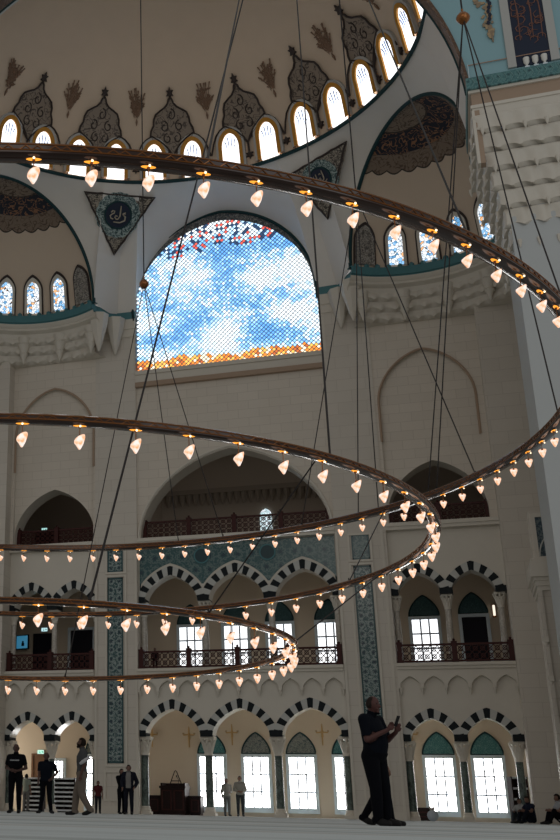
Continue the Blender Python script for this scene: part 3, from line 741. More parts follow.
# calligraphy medallions on the spandrels (three-cornered tile panels)
def medallion(corners, strokes, label):
    A, B, C = [Vector(c) for c in corners]; ce = (A+B+C)/3
    n = (B-A).cross(C-A).normalized()
    if n.y > 0: n = -n
    u = (B-A).normalized(); v = n.cross(u)
    if v.z < 0: v = -v
    t = thing('calligraphy_medallion', label, 'medallion', ce)
    def P(x, y, d): return u*x+v*y+n*d
    flat = [((q-ce).dot(u), (q-ce).dot(v)) for q in (A, B, C)]
    def scal(s_, bul):
        out = []
        for i in range(3):
            p, q = flat[i], flat[(i+1) % 3]
            for k in range(12):
                f = k/12; bb = bul*(4*f*(1-f)); x = p[0]+(q[0]-p[0])*f; y = p[1]+(q[1]-p[1])*f; l = math.hypot(x, y) or 1
                w = 1+bb+.02*cos(f*2*PI*4); out.append((x*w*s_, y*w*s_))
        return out
    def plate(b, pts, d0, d1, mi=0):
        k = len(pts); tri = tessellate_polygon([[Vector((x, y, 0)) for x, y in pts]])
        b.add([P(x, y, d1) for x, y in pts]+[P(x, y, d0) for x, y in pts], [tuple(f) for f in tri]+[(i, (i+1) % k, k+(i+1) % k, k+i) for i in range(k)], mi)
    R = min(math.hypot((flat[i][0]+flat[(i+1) % 3][0])/2, (flat[i][1]+flat[(i+1) % 3][1])/2) for i in range(3))
    one(lambda b: plate(b, scal(1, .0), -.25, .05), 'tip_panel', MEDT, t)
    one(lambda b: b.tube([P(x, y, .06) for x, y in scal(1, 0)], .05, 6, closed=True), 'outline', LINE, t)
    def body(b):
        pts = []
        for k in range(60):
            a = 2*PI*k/60; pts.append((R*1.28*cos(a)*(1+.06*abs(sin(a*9))), R*1.28*sin(a)*(1+.06*abs(sin(a*9)))))
        # round lobe clipped to the panel
        plate(b, [(x*.86, y*.86) for x, y in pts], 0, .09)
    one(body, 'scroll_band', MEDR, t)
    one(lambda b: plate(b, [(R*.66*cos(2*PI*k/40), R*.66*sin(2*PI*k/40)) for k in range(40)], 0, .12), 'roundel', NAVYP, t)
    one(lambda b: b.tube([P(R*.68*cos(2*PI*k/40), R*.68*sin(2*PI*k/40), .11) for k in range(40)], .045, 6, closed=True), 'roundel_rim', TEALD, t)
    def letters(b):
        for st in strokes: b.tube([P(x*R*.6, y*R*.6, .15) for x, y in st[1]], [w*R*.6 for w in st[0]] if isinstance(st[0], list) else st[0]*R*.6, 6)
    one(letters, 'lettering', SILVER, t)
    return t
ALI = [(.06, [(-.62, .18), (-.5, .34), (-.33, .3), (-.36, .14), (-.52, .06), (-.68, -.1), (-.6, -.3), (-.4, -.36)]),          # the curl on the left
       ([.05, .07, .07, .05], [(.18, .78), (.17, .3), (.15, -.1), (.02, -.34)]),                                                 # tall upright
       (.06, [(.02, -.34), (-.14, -.36), (-.28, -.2), (-.2, -.05), (-.05, -.12)]),
       ([.03, .06, .08, .07, .06, .05], [(.62, .28), (.42, .05), (.62, -.1), (.6, -.42), (.2, -.62), (-.35, -.6)]),
       (.05, [(.36, .1), (.5, .2), (.62, .12)])]
OTH = [([.04, .07, .07], [(.5, .7), (.48, .2), (.42, -.2)]), (.07, [(.42, -.2), (.2, -.3), (-.05, -.22), (-.1, 0), (.08, .06), (.12, -.12)]),
       ([.05, .07, .07, .05], [(-.1, -.2), (-.4, -.3), (-.66, -.1), (-.6, .15)]), ([.04, .06, .06], [(-.2, .62), (-.24, .2), (-.3, -.05)]),
       (.05, [(.7, -.35), (.3, -.58), (-.2, -.62), (-.55, -.5)]), (.05, [(.1, .4), (.22, .5), (.3, .38)]), (.05, [(-.55, .4), (-.45, .5)])]
# ---- medallions are set on the spandrels
from mathutils.bvhtree import BVHTree
def on_spandrel(x, y, gap=.12):
    dg = bpy.context.evaluated_depsgraph_get()
    o = [c for c in ceil.children if c.name.startswith('spandrel')][0]
    bv = BVHTree.FromPolygons([v.co[:] for v in o.data.vertices], [tuple(p.vertices) for p in o.data.polygons])
    d = ray(x, y).normalized(); h = bv.ray_cast(Vector((0, 0, H)), d)
    return h[0]-d*gap
medallion([on_spandrel(85, 192), on_spandrel(154, 198), on_spandrel(114, 254)], ALI, 'three-cornered calligraphy medallion left of the great blue window')
medallion([on_spandrel(290, 175), on_spandrel(346, 142), on_spandrel(328, 218)], OTH, 'three-cornered calligraphy medallion right of the great blue window, half behind the chandelier')

# ---- great arch, front pier with stalactite capital, side block
GY = 34.1; GR = 10.9; GZ = 22.4
gar = [(CXB+GR*cos(a), GZ+GR*sin(a)) for a in [math.asin(.8/GR)+(PI-2*math.asin(.8/GR))*i/80 for i in range(81)]]
ga = bpy.data.objects.new('wall_front', None); COL.objects.link(ga); structure(ga, 'great arch in front of the half dome with the blue-lit wall above the pier')
b = MB(); b.poly([(9.5, 23.2)]+[(9.5, 36), (-27, 36), (-27, 23.2)]+[(CXB+(GR+.02)*cos(q), GZ+(GR+.02)*sin(q)) for q in [math.asin(.8/GR)+(PI-2*math.asin(.8/GR))*i/80 for i in range(81)]][::-1], (), GY, .15); b.build('arch_wall', mat('blue_lit_wall_tint', (.27, .45, .495), .6), ga)  # blue side-window light is put into this wall's colour
b = MB()
rows = [[(CXB+r*cos(a), y, GZ+r*sin(a)) for a in [math.asin(.8/GR)+(PI-2*math.asin(.8/GR))*i/80 for i in range(81)]] for r, y in ((GR+.10, GY-.05), (GR, GY-.05), (GR, GY+.5), (GR-.05, GY+.55), (GR+.4, GY+1.1))]
b.grid(rows[:1]+rows[1:2], 1); b.grid(rows[1:3], 1); b.grid(rows[2:4], 2); b.grid(rows[3:], 0); b.build('painted_arch_band', [mat('arch_face', (.5, .53, .52), .6), BROWNB, TEALD], ga, True)
# painted panels on that wall
t = thing('wall_inscription', 'tall navy calligraphy panel with gold scrolls above the stalactite pier', 'calligraphy panel', (4.4, GY, 23.55))
one(lambda b: b.box((-.52, -.05, 0), (.52, 0, 6)), 'field', NAVYP, t)
def fr(b):
    for x in (-.78, .52): b.box((x, -.09, 0), (x+.26, 0, 6))
one(fr, 'panel_border', mat('pale_border', (.45, .45, .43), .5), t)
def scr(b):                                     # twining gilt lettering strokes
    rr = random.Random(5)
    for k in range(70):
        x, z = rr.uniform(-.38, .38), .95+k*.072
        w = rr.uniform(.07, .2); ph = rr.uniform(0, 6)
        b.tube([(max(-.46, min(.46, x+w*cos(ph+q*1.0)*(1-q*.09))), -.06, z+w*sin(ph+q*1.0)*(1-q*.09)) for q in range(6)], [.006, .014, .019, .018, .014, .006], 5)
    for x in (-.3, .1, .38): b.tube([(x, -.06, 1.0), (x+.03, -.06, 2.1), (x-.02, -.06, 3.0)], [.012, .022, .012], 5)
one(scr, 'lettering', mat('copper_lettering', (.22, .10, .07), .5), t)
t = thing('painted_ornament', 'gilded hanging flower ornament painted on the blue-lit wall beside the great arch', 'wall painting', (3.32, GY, 24.9))
def orn(b):
    rr = random.Random(11)
    for k in range(64):                           # petals and leaves hanging from the top, tapering to a drop
        f = (k/63)**.8; z = 3.0-3.0*f; w = .36*(1-f)**.6*(1+.25*sin(f*16))+.03
        x = -.16+.10*f+rr.uniform(-w, w*.55); a = rr.uniform(0, PI); l1, l2 = rr.uniform(.09, .15)*(1-.5*f), rr.uniform(.04, .075)
        pts = []
        for q in range(9):
            t_ = 2*PI*q/9; px, pz = l1*cos(t_), l2*sin(t_); pts.append((x+px*cos(a)-pz*sin(a), z+px*sin(a)+pz*cos(a)))
        b.poly(pts, (), -.02-.0009*k, .016, 0 if rr.random() < .6 else 1)
    for k in range(16):
        z = 2.9-k*.155; b.poly([(.10-.012*k+.06*cos(a)+.03*sin(k*2), z+.10*sin(a)) for a in [2*PI*q/6 for q in range(6)]], (), -.05-.002*k, .02, 2)
    b.tube([(-.06, -.04, .2), (-.05, -.05, 0), (-.04, -.04, -.2)], [.05, .045, .02], 5, 1)
one(orn, 'flower_spray', [mat('ornament_gold', (.40, .29, .17), .5), mat('ornament_tan', (.28, .21, .14), .5), NAVYP], t)
# front pier
fp = bpy.data.objects.new('wall_right', None); COL.objects.link(fp); structure(fp, 'massive pale pier on the right with a stalactite capital')
b = MB(); b.box((3.13, GY+.7, 0), (9, 38, 22)); b.build('shaft', mat('pier_face', (.50, .52, .52), .5, var=.03, bscale=.6), fp)
CX0 = 2.34; CY0 = GY
def path_pts(off, n1=30, n2=66):
    # left flank (towards the front) then the front face, offset inwards by off; (point, outward normal)
    out = []
    for i in range(n1): out.append((Vector((CX0+off, 38-(38-CY0-off)*i/n1, 0)), Vector((-1, 0, 0))))
    for i in range(n2+1): out.append((Vector((CX0+off+(8.9-CX0-off)*i/n2, CY0+off, 0)), Vector((0, -1, 0))))
    return out
b = MB()
TE = [(22.0, .0), (21.35, .13), (20.7, .27), (20.05, .41), (19.4, .54), (18.75, .66), (18.1, .76), (17.5, .82)]
for ti in range(len(TE)-1):
    (z0, o0), (z1, o1) = TE[ti], TE[ti+1]; h = z0-z1
    # upright face of niches, scalloped lower edge, flat soffit stepping back to the next tier
    prof = [(o0, 0, .02, 0), (o0-.03, .10, .03, 0), (o0-.0, .2, .05, 0), (o0+.02, .45, .07, 0), (o0+.02, .7, .075, .06), (o0+.01, .88, .08, .18), (o0+.0, 1.0, .08, .26), (o0+.08, .98, .04, .20), (o1+.06, 1.0, 0, .05)]
    P0 = path_pts(0, 60, 132); n = len(P0); rows = []
    for off, fz, rp, wv in prof:
        P = path_pts(off, 60, 132)
        row = []
        for q, (p, nn) in enumerate(P):
            s = abs(sin(PI*(q/13.0+.5*(ti % 2))))
            row.append(p+nn*(rp*(1-1.5*s*s*(1 if fz > .3 else .4)))+Vector((0, 0, z0-h*fz+h*wv*s)))
        rows.append(row)
    b.grid(rows)
    for q in range(n):
        if (q*2+13*(ti % 2)) % 26 == 0:
            p, nn = path_pts(o0, 60, 132)[q]; c = p+nn*.08; b.tube([(c.x, c.y, z1+.12), (c.x, c.y, z1-.02), (c.x, c.y, z1-.16)], [.07, .055, .012], 7)
b.build('stalactite_capital', SMOOTH, fp, True)
b = MB(); b.box((CX0+.06, CY0+.06, 17.5), (8.9, 38, 22.1)) if False else None
b.box((CX0-.03, CY0-.03, 22.88), (9, 38, 22.98)); b.box((CX0+.05, CY0+.05, 22.42), (9, 38, 22.88), 1); b.box((CX0-.01, CY0-.01, 22.3), (9, 38, 22.42)); b.box((CX0+.03, CY0+.03, 22.0), (9, 38, 22.3)); b.box((CX0+.0, CY0-.02, 20.2), (CX0+.09, CY0+.3, 22.2)); b.box((CX0+.09, CY0-.01, 20.2), (CX0+.24, CY0+.3, 22.2), 1); b.build('capital_moulding', [SMOOTH, RECES], fp)
b = MB(); b.box((CX0-.06, CY0-.12, 22.98), (9, 38, 23.42)); b.build('teal_band', tile_mat('teal_band_tile', (.06, .17, .18), (.11, .25, .25), (.03, .09, .10), 3.2, .4), fp)
b = MB()
for k in range(34):
    x = CX0+.1+k*.2; b.tube([(x, CY0-.125, 23.05), (x+.09, CY0-.13, 23.2), (x+.02, CY0-.125, 23.36)], .018, 5)
b.build('band_tracery', mat('band_tracery_paint', (.16, .30, .30), .5), fp)
# lower block between the piers: cornice, panelled body and a framed tile panel
lb = bpy.data.objects.new('wall_right_low', None); COL.objects.link(lb); structure(lb, 'lower wall block with cornice beside the right pier')
b = MB(); b.box((2.97, 40.0, 0), (6, 42, 7.6)); b.box((2.9, 39.9, 0), (3.03, 40.1, 7.3)); b.build('block', STONE2, lb)
b = MB()
for i, (o, z0, z1) in enumerate(((.08, 7.3, 7.45), (.13, 7.45, 7.62), (.17, 7.62, 7.74), (.25, 7.74, 8.24), (.2, 8.24, 8.36))): b.box((2.99-o, 40-o, z0), (6, 42, z1))
b.build('cornice', SMOOTH, lb)
b = MB(); b.box((2.93, 40.3, 8.3), (6, 41.2, 10.1)); b.build('upper_block', STONE2, lb)
t = thing('tile_panel', 'dark blue quarter-round tile panel in a pale frame near the right edge', 'tile panel', (2.97, 40.3, 8.5))
one(lambda b: (b.box((0, -.08, -.12), (.14, 0, 1.5)), b.box((.14, -.08, 1.36), (2, 0, 1.5)), b.box((.14, -.08, -.12), (2, 0, 0))), 'panel_frame', SMOOTH, t)
one(lambda b: b.box((.14, -.03, 0), (2, 0, 1.36)), 'tile_field', contour_mat('blue_scroll_tile', (.03, .06, .085), (.12, .16, .17), 5, .05, .3), t)
one(lambda b: b.tube([(.16+1.05-1.05*cos(q*PI/24), -.05, .02+1.0*sin(q*PI/24)) for q in range(13)], .025, 6), 'arc_line', VLIGHT, t)
b = MB()
for z in (5.6, 4.35): b.box((2.86, 39.85, z), (3.04, 40.05, z+.18)); b.lathe([(0, z-.12), (.05, z-.1), (.08, z), (0, z)], (2.95, 39.93, 0), n=8)
b.build('bracket', SMOOTH, lb)
wr = one(lambda b: (b.box((5.6, 38, 0), (6.0, 47.4, 23)),), 'wall_side_right', STONE2); structure(wr)
# handrail wire and floodlights on the pier ledge
t = thing('safety_rail', 'thin horizontal safety wire above the teal band of the right pier', 'safety wire', (5.4, GY-.06, 23.42))
one(lambda b: b.tube([(-3.0, 0, .53), (0, 0, .53), (3.1, 0, .53)], .018, 6), 'wire', mat('wire_copper', (.4, .25, .18), .5), t)
for x in (-3.0, 3.1): one(lambda b: b.tube([(x, 0, 0), (x, 0, .56)], .014, 6), 'post', WHITEF, t)
for i, (x, tx) in enumerate(((4.18, 'left'), (4.45, 'middle'), (4.72, 'right'))):
    t = thing('floodlight', f'small white floodlight on the pier ledge, {tx} of three', 'floodlight', (x, GY-.08, 23.42), 0, 'floodlights on the pier ledge')
    one(lambda b: b.box((-.07, -.06, 0), (.07, .06, .05)), 'foot', WHITEF, t)
    one(lambda b: b.lathe([(0, .05), (.035, .05), (.035, .12), (.09, .2), (.1, .38), (0, .4)], n=12), 'lamp_head', mat('floodlight_white_%d' % i, (.75, .73, .68), .4), t, True)

# ---- railings
def lattice(b, x0, x1, z0, z1, y, m=.02, cell=.26):
    n = max(2, round((x1-x0)/cell)); w = (x1-x0)/n; hh = (z1-z0); rows_ = max(1, round(hh/w)); h = hh/rows_
    for i in range(n):
        for j in range(rows_):
            ax, az = x0+i*w, z0+j*h
            for p, q in (((ax, az), (ax+w, az+h)), ((ax, az+h), (ax+w, az))): b.tube([(p[0], y, p[1]), (q[0], y, q[1])], m, 4)
            c = (ax+w/2, az+h/2); b.tube([(c[0]+w*.3*cos(k*PI/4), y, c[1]+h*.3*sin(k*PI/4)) for k in range(8)], m, 4, closed=True)
def railing(x0, x1, z, y, npanel, hgt, label, grp):
    t = thing('balcony_railing', label, 'railing', ((x0+x1)/2, y, z), 0, grp); L0, L1 = x0-(x0+x1)/2, x1-(x0+x1)/2
    ps = [L0+.09+(L1-L0-.18)*i/npanel for i in range(npanel+1)]
    for x in ps:
        one(lambda b: (b.box((-.1, -.1, 0), (.1, .1, hgt+.06)), b.box((-.125, -.125, 0), (.125, .125, .1)), b.box((-.12, -.12, hgt+.02), (.12, .12, hgt+.07)), b.lathe([(0, hgt+.07), (.08, hgt+.07), (.04, hgt+.12), (.06, hgt+.16), (0, hgt+.2)], n=8)), 'post', WOOD, t, loc=(x, 0, 0))
    for a, c in zip(ps, ps[1:]):
        def pan(b):
            b.box((a+.1, -.04, hgt-.08), (c-.1, .04, hgt)); b.box((a+.1, -.03, .05), (c-.1, .03, .12)); lattice(b, a+.1, c-.1, .12, hgt-.08, 0)
        one(pan, 'lattice_panel', WOOD, t)
    return t
for nm in BAYS:
    x0, x1 = BAYS[nm][:2]; np_ = 4 if nm == 'middle' else 2
    railing(x0+.05, x1-.05, Z2, YF+.05, np_, .78, f'dark red wooden lattice railing of the {nm} first-floor balcony', 'first floor balcony railings')
railing(-12.8, -4.35, Z3, YF+.5, 4, .88, 'wide dark red lattice railing under the big middle arch of the top gallery', 'top gallery railings')
railing(-19.05, -15.05, Z3, YF+.6, 2, .85, 'dark red lattice railing under the left arch of the top gallery', 'top gallery railings')
railing(-1.95, 2.1, Z3, YF+.6, 2, .85, 'dark red lattice railing under the right arch of the top gallery', 'top gallery railings')

# ---- wall fittings
for i, (x, z, pl) in enumerate(((-13.5, 3.42, 'left of the preacher seat in the middle arcade'), (-11.75, 3.40, 'above the right end of the dark wooden bench'), (-9.75, 3.5, 'between the two left windows of the middle arcade'), (-5.72, 3.5, 'between the two right windows of the middle arcade'), (-1.95, 3.42, 'left of the windows of the right arcade'))):
    t = thing('wall_lamp', f'slim brass cross-shaped wall lamp {pl}', 'wall lamp', (x, YB-.02, z), 0, 'brass wall lamps in the aisle')
    one(lambda b: (b.tube([(0, -.06, -.45), (0, -.07, .1), (0, -.06, .42)], [.03, .04, .025], 8), b.lathe([(0, .42), (.03, .44), (0, .5)], (0, -.06, 0), n=8), b.box((-.05, -.05, -.1), (.05, 0, .2))), 'stem', GOLD, t, True)
    one(lambda b: b.tube([(-.26, -.08, .1), (-.13, -.09, .11), (0, -.08, .12), (.13, -.09, .11), (.26, -.08, .1)], .03, 8), 'arm', GOLD, t, True)
    for s in (-1, 1): one(lambda b: b.lathe([(0, .1), (.03, .11), (.05, .16), (.045, .2), (0, .2)], (s*.26, -.08, 0), n=10), 'lamp_cup', mat('lamp_cup_glass', (.45, .33, .2), .3) if 'lamp_cup_glass' not in bpy.data.materials else bpy.data.materials['lamp_cup_glass'], t, True)
t = thing('television', 'small wall screen glowing blue in the left balcony bay', 'television', (-20.05, YB-.25, 7.97), -.25)
one(lambda b: b.box((-.38, -.04, -.36), (.38, .04, .36)), 'casing', DOORM, t)
one(lambda b: b.box((-.33, -.055, -.31), (.33, -.04, .31)), 'screen', emis('blue_screen', (.02, .28, .5), .45), t)
one(lambda b: (b.box((-.05, .04, -.05), (.05, .26, .05)), b.box((-.15, .22, -.15), (.15, .26, .15))), 'wall_bracket', DOORM, t)
one(lambda b: (b.lathe([(0, -.05), (.05, -.03), (.05, .05), (0, .08)], (.06, -.058, -.02), n=8), b.box((-.02, -.062, -.2), (.14, -.056, -.05))), 'picture_figure', DOORM, t)
for x, y, z, g, lab in ((-19.02, YB-.12, 2.72, (.35, .95, .75), 'small green-white lit exit sign over the brown door in the left ground arcade'), (-18.95, YB-.12, 8.58, (.6, .95, 1), 'small lit exit sign over the dark door of the left balcony'), (-20.1, 55.25, Z3+2.6, (.5, .9, .85), 'small lit exit sign over the dark door of the left top gallery')):
    t = thing('exit_sign', lab, 'exit sign', (x, y, z))
    one(lambda b: b.box((-.17, 0, -.1), (.17, .08, .1)), 'sign_box', WHITEF, t)
    one(lambda b: b.box((-.15, -.012, -.08), (.15, 0, .08)), 'lit_face', emis('exit_glow_%d' % int(x*z*10), g, .9), t)
    one(lambda b: (b.lathe([(0, .03), (.018, .045), (0, .06)], (-.05, -.02, 0), n=8), b.tube([(-.05, -.018, .03), (-.035, -.018, -.02), (-.07, -.018, -.06)], .012, 5), b.tube([(-.035, -.018, -.02), (0, -.018, -.06)], .012, 5), b.tube([(.03, -.018, 0), (.12, -.018, 0)], .012, 5), b.tube([(.08, -.018, .04), (.12, -.018, 0), (.08, -.018, -.04)], .012, 5)), 'pictogram', mat('sign_green', (.02, .25, .14), .5) if 'sign_green' not in bpy.data.materials else bpy.data.materials['sign_green'], t)
t = thing('wall_light', 'slim vertical white light on the wall of the right balcony bay', 'wall light', (1.95, YB-.02, 8.75))
one(lambda b: b.box((-.07, -.06, -.3), (.07, 0, .3)), 'back_plate', BRASS, t)
one(lambda b: b.lathe([(0, -.24), (.05, -.22), (.05, .22), (0, .24)], (0, -.1, 0), n=10), 'tube_shade', emis('pale_tube', (1, .9, .75), 1.1), t, True)

# ---- furniture by the walls
def bench_chest(x0, x1, y0, y1, h, label, name='wooden_chest'):
    t = thing(name, label, 'chest', ((x0+x1)/2, (y0+y1)/2, 0)); w, d = (x1-x0)/2, (y1-y0)/2
    one(lambda b: (b.box((-w, -d, .06), (w, d, h-.06)), b.box((-w+.04, -d+.04, 0), (w-.04, d-.04, .06))), 'carcass', DARKW, t)
    one(lambda b: b.box((-w-.04, -d-.04, h-.06), (w+.04, d+.04, h)), 'lid', DARKW, t)
    k = max(1, round(w*2/.55))
    def pn(b):
        for i in range(k):
            a, c = -w+.06+(2*w-.12)*i/k, -w+.06+(2*w-.12)*(i+1)/k
            for p, q in (((a+.03, .14), (c-.03, .18)), ((a+.03, h-.2), (c-.03, h-.16)), ((a+.03, .14), (a+.07, h-.16)), ((c-.07, .14), (c-.03, h-.16))): b.box((p[0], -d-.025, p[1]), (q[0], -d, q[1]))
    one(pn, 'panelling', WOOD, t)
    return t
bench_chest(-13.44, -12.88, 51.3, 52.0, .82, 'low dark wooden chest on the left of the preacher seat')
bench_chest(-11.56, -11.04, 51.3, 52.0, .82, 'low dark wooden chest on the right of the preacher seat')
bench_chest(-2.1, -1.3, 51.3, 52.0, .52, 'low brown wooden box against the wall left of the right arcade windows')
t = thing('preacher_seat', 'tall dark wooden preacher seat with railing against the aisle wall behind the first middle arch', 'preacher seat', (-12.22, 51.4, 0))
one(lambda b: (b.box((-.56, -.45, 0), (.56, .45, 1.2)), b.box((-.6, -.5, 0), (.6, .5, .1)), b.box((-.6, -.5, 1.12), (.6, .5, 1.22))), 'body', DARKW, t)
def sp_(b):
    for a, c in ((-.5, -.05), (.05, .5)):
        for p, q in (((a, .2), (c, .25)), ((a, 1.0), (c, 1.05)), ((a, .2), (a+.05, 1.05)), ((c-.05, .2), (c, 1.05))): b.box((p[0], -.48, p[1]), (q[0], -.45, q[1]))
one(sp_, 'front_panel', WOOD, t)
one(lambda b: (b.box((-.56, .35, 1.2), (.56, .45, 1.35)), b.box((-.56, -.4, 1.2), (-.48, .45, 1.35)), b.box((.48, -.4, 1.2), (.56, .45, 1.35))), 'arm_rail', DARKW, t)
one(lambda b: (b.tube([(-.3, .2, 1.22), (-.05, .2, 1.85), (.0, .2, 1.9), (.05, .2, 1.85), (.3, .2, 1.22)], .025, 6), b.tube([(-.2, .2, 1.45), (.2, .2, 1.45)], .02, 6)), 'book_rest', DARKW, t)
one(lambda b: (b.tube([(.22, -.2, 1.22), (.22, -.22, 1.5), (.16, -.3, 1.62)], .012, 6), b.lathe([(0, 0), (.03, .01), (.03, .07), (0, .09)], (.16, -.32, 1.6), n=8)), 'microphone', STEEL, t)
WHITE = mat('white_enamel', (.62, .66, .7), .4)
def rack(x, y, w, h, n, label, rz=0, cells=4):
    t = thing('shoe_rack', label, 'shoe rack', (x, y, 0), rz)
    for s in (-1, 1): one(lambda b: b.box((s*(w/2-.02)-.02, -.17, 0), (s*(w/2-.02)+.02, .17, h)), 'side_panel', DARKW, t)
    one(lambda b: b.box((-w/2+.04, .15, 0), (w/2-.04, .17, h)), 'back_panel', DARKW, t)
    for i in range(n): one(lambda b: b.box((-w/2+.04, -.18, 0), (w/2-.04, .15, .075)), 'shelf', WHITE, t, loc=(0, 0, .05+(h-.13)*i/(n-1)))
    def dv(b):
        for k in range(1, cells): b.box((-w/2+w*k/cells-.015, -.175, .05), (-w/2+w*k/cells+.015, .14, h-.02))
    one(dv, 'divider', DARKW, t)
q = at_y(34, 800, 50.6); rack(q.x, 50.6, 1.0, 1.5, 8, 'white slatted shoe rack behind the column between the two men in dark clothes')
q = at_y(64, 800, 50.6); rack(q.x, 50.6, 1.15, 1.5, 8, 'white slatted shoe rack left of the walking man in beige trousers')
q = at_y(519, 800, 48.9); rack(2.0, 50.4, .7, 1.75, 5, 'dark shoe rack with white shelves beside the right jamb of the right arcade', .5, 2)
t = thing('cloth_bundle', 'small pale bundle of cloth on the floor below the right arcade windows', 'bundle', (-1.02+.1, 47.4, 0))
q = at_y(433, 818, 47.3); t.location = (q.x, 47.3, 0)
def bun(b):
    rows = []
    for j in range(9):
        e = PI*j/8-PI/2; rows.append([(max(.01, cos(e))*.19*(1+.18*sin(3*a_)+.1*sin(7*a_+j))*cos(a_), max(.01, cos(e))*.16*(1+.15*cos(2*a_+j))*sin(a_), .2+.2*sin(e)) for a_ in [2*PI*i/24 for i in range(25)]])
    b.grid(rows)
one(bun, 'cloth', mat('bundle_cloth', (.45, .50, .56), .9), t, True)
one(lambda b: (b.tube([(-.03, 0, .36), (-.08, 0, .5), (0, .02, .58), (.06, 0, .48), (.03, 0, .36)], .035, 8)), 'knot', mat('bundle_knot', (.5, .46, .42), .9), t, True)
# ================================================================== chandelier rings
KC = Vector((CXB, 22.02, 0)); KR = [11.38, 8.515, 5.686]; KZ = [8.03, 5.43, 3.30]
RP = lambda n, a, dr=0, dz=0: Vector((KC.x+(KR[n]+dr)*sin(a), KC.y+(KR[n]+dr)*cos(a), KZ[n]+dz))
BS = [(.27, .17), (.20, .13), (.15, .11)]                                # band width and height
def ico(b, c, r, sc_=(1, 1, 1), n=10):
    rows = []
    for j in range(n+1):
        e = -PI/2+PI*j/n; rr = max(cos(e), 1e-3)
        rows.append([(c[0]+r*sc_[0]*rr*cos(2*PI*i/14), c[1]+r*sc_[1]*rr*sin(2*PI*i/14), c[2]+r*sc_[2]*sin(e)) for i in range(14)])
    vs = [p for r_ in rows for p in r_]; fs = [tuple(range(13, -1, -1)), tuple(n*14+i for i in range(14))]
    for j in range(n): fs += [(j*14+i, j*14+(i+1) % 14, (j+1)*14+(i+1) % 14, (j+1)*14+i) for i in range(14)]
    b.add(vs, fs)
def glass_mat():
    m, t, b = nt('lit_lamp_glass')
    tc = N(t, 'ShaderNodeTexCoord'); no = N(t, 'ShaderNodeTexNoise', i_Scale=14.0, i_Detail=2.0); L(t, tc.outputs['Object'], no.inputs['Vector'])
    c = ramp(t, no.outputs['Fac'], [(.36, (1, .42, .18)), (.5, (1, .66, .48)), (.64, (1, .86, .80))])
    L(t, c, b.inputs['Emission Color']); b.inputs['Emission Strength'].default_value = 1.0; b.inputs['Base Color'].default_value = (.5, .38, .3, 1); b.inputs['Roughness'].default_value = .15
    return m
GLASS = glass_mat()
def lamp_mesh(b):
    prof = [(0, -.105), (.014, -.10), (.03, -.07), (.05, -.03), (.068, .015), (.077, .045), (.074, .07), (.055, .078), (.03, .07), (0, .06)]
    n = 14; rows = []
    for r, z in prof: rows.append([(r*cos(2*PI*j/n)*1.06, r*sin(2*PI*j/n)*1.06, z+r*(.62 if z > .04 else .45 if z > 0 else .2)*(-cos(2*PI*j/n+.5))) for j in range(n+1)])
    b.grid(rows)
def holder_mesh(b):
    b.tube([(0, 0, .06), (0, 0, .26)], .007, 6); b.lathe([(0, .05), (.02, .055), (.024, .085), (.01, .1), (0, .1)], n=10)
    b.lathe([(0, .215), (.018, .22), (.024, .24), (.02, .25), (0, .25)], n=12)
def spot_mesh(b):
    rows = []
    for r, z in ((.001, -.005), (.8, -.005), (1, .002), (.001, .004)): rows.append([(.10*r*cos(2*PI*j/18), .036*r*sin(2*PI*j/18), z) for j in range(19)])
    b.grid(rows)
def ring(n, cnt, phase, step, desc, dl):
    w, h = BS[n]; R = KR[n]
    t = thing('ring_chandelier', desc, 'chandelier', (KC.x, KC.y, KZ[n]), 0, 'chandelier rings')
    pr = [(R-w/2, -h/2+.02), (R-w/2, h/2-.015), (R-w/2+.02, h/2), (R+w/2-.02, h/2), (R+w/2, h/2-.015), (R+w/2, -h/2+.02), (R+w/2-.03, -h/2), (R-w/2+.03, -h/2), (R-w/2, -h/2+.02)]
    def bd(b): b.lathe(pr, n=240)
    one(bd, 'ring_band', BRASSD, t, True)
    def edge(b):
        for rr, zz in ((R-w/2, -h*.18), (R+w/2, -h*.18), (R+w/2, h*.3), (R-w/2, h*.3)): b.lathe([(rr+.012*cos(q*PI/3), zz+.012*sin(q*PI/3)) for q in range(7)], n=240)
    one(edge, 'brass_bead', BRASS, t, True)
    def fret(b):                                                    # engraved plates along the inner and outer faces
        k = cnt*2
        for i in range(k):
            a0, a1 = 2*PI*(i+.1)/k, 2*PI*(i+.9)/k
            for rr in (R-w/2-.005, R+w/2+.005):
                b.tube([(rr*sin(a0+(a1-a0)*q/4), rr*cos(a0+(a1-a0)*q/4), .03*(1 if q % 2 else -1)) for q in range(5)], .008, 4)
    one(fret, 'scroll_fret', BRASS, t)
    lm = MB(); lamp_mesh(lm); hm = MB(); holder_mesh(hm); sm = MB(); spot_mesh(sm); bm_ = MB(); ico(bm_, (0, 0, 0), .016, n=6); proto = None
    for i in range(-12, cnt):
        a = math.radians(phase+step*i)
        if not -34 < math.degrees(a) < 170: continue
        if proto is None:
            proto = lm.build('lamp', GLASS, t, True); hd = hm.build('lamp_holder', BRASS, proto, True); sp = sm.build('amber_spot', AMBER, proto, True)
            sp.location = (0, 0, dl-h/2-.002); pb = bm_.build('bright_dot', SPARK, proto, True); pb.location = (.0, .07 if n == 0 else .05, dl-h/2-.02); hd.scale = (1, 1, (dl-h/2)/.25); o = proto
        else: o = copy_tree(proto, t)
        o.location = (R*sin(a), R*cos(a), -dl); o.scale = (1, 1, 1); o.rotation_euler = (0, 0, -a)
    # suspension lugs
    return t
ring(0, 97, 1.8, 3.731, 'largest and topmost of the three lamp rings, sweeping across the whole picture', .34)
ring(1, 65, 2.0, 5.6, 'middle lamp ring, curving round in front of the balconies', .32)
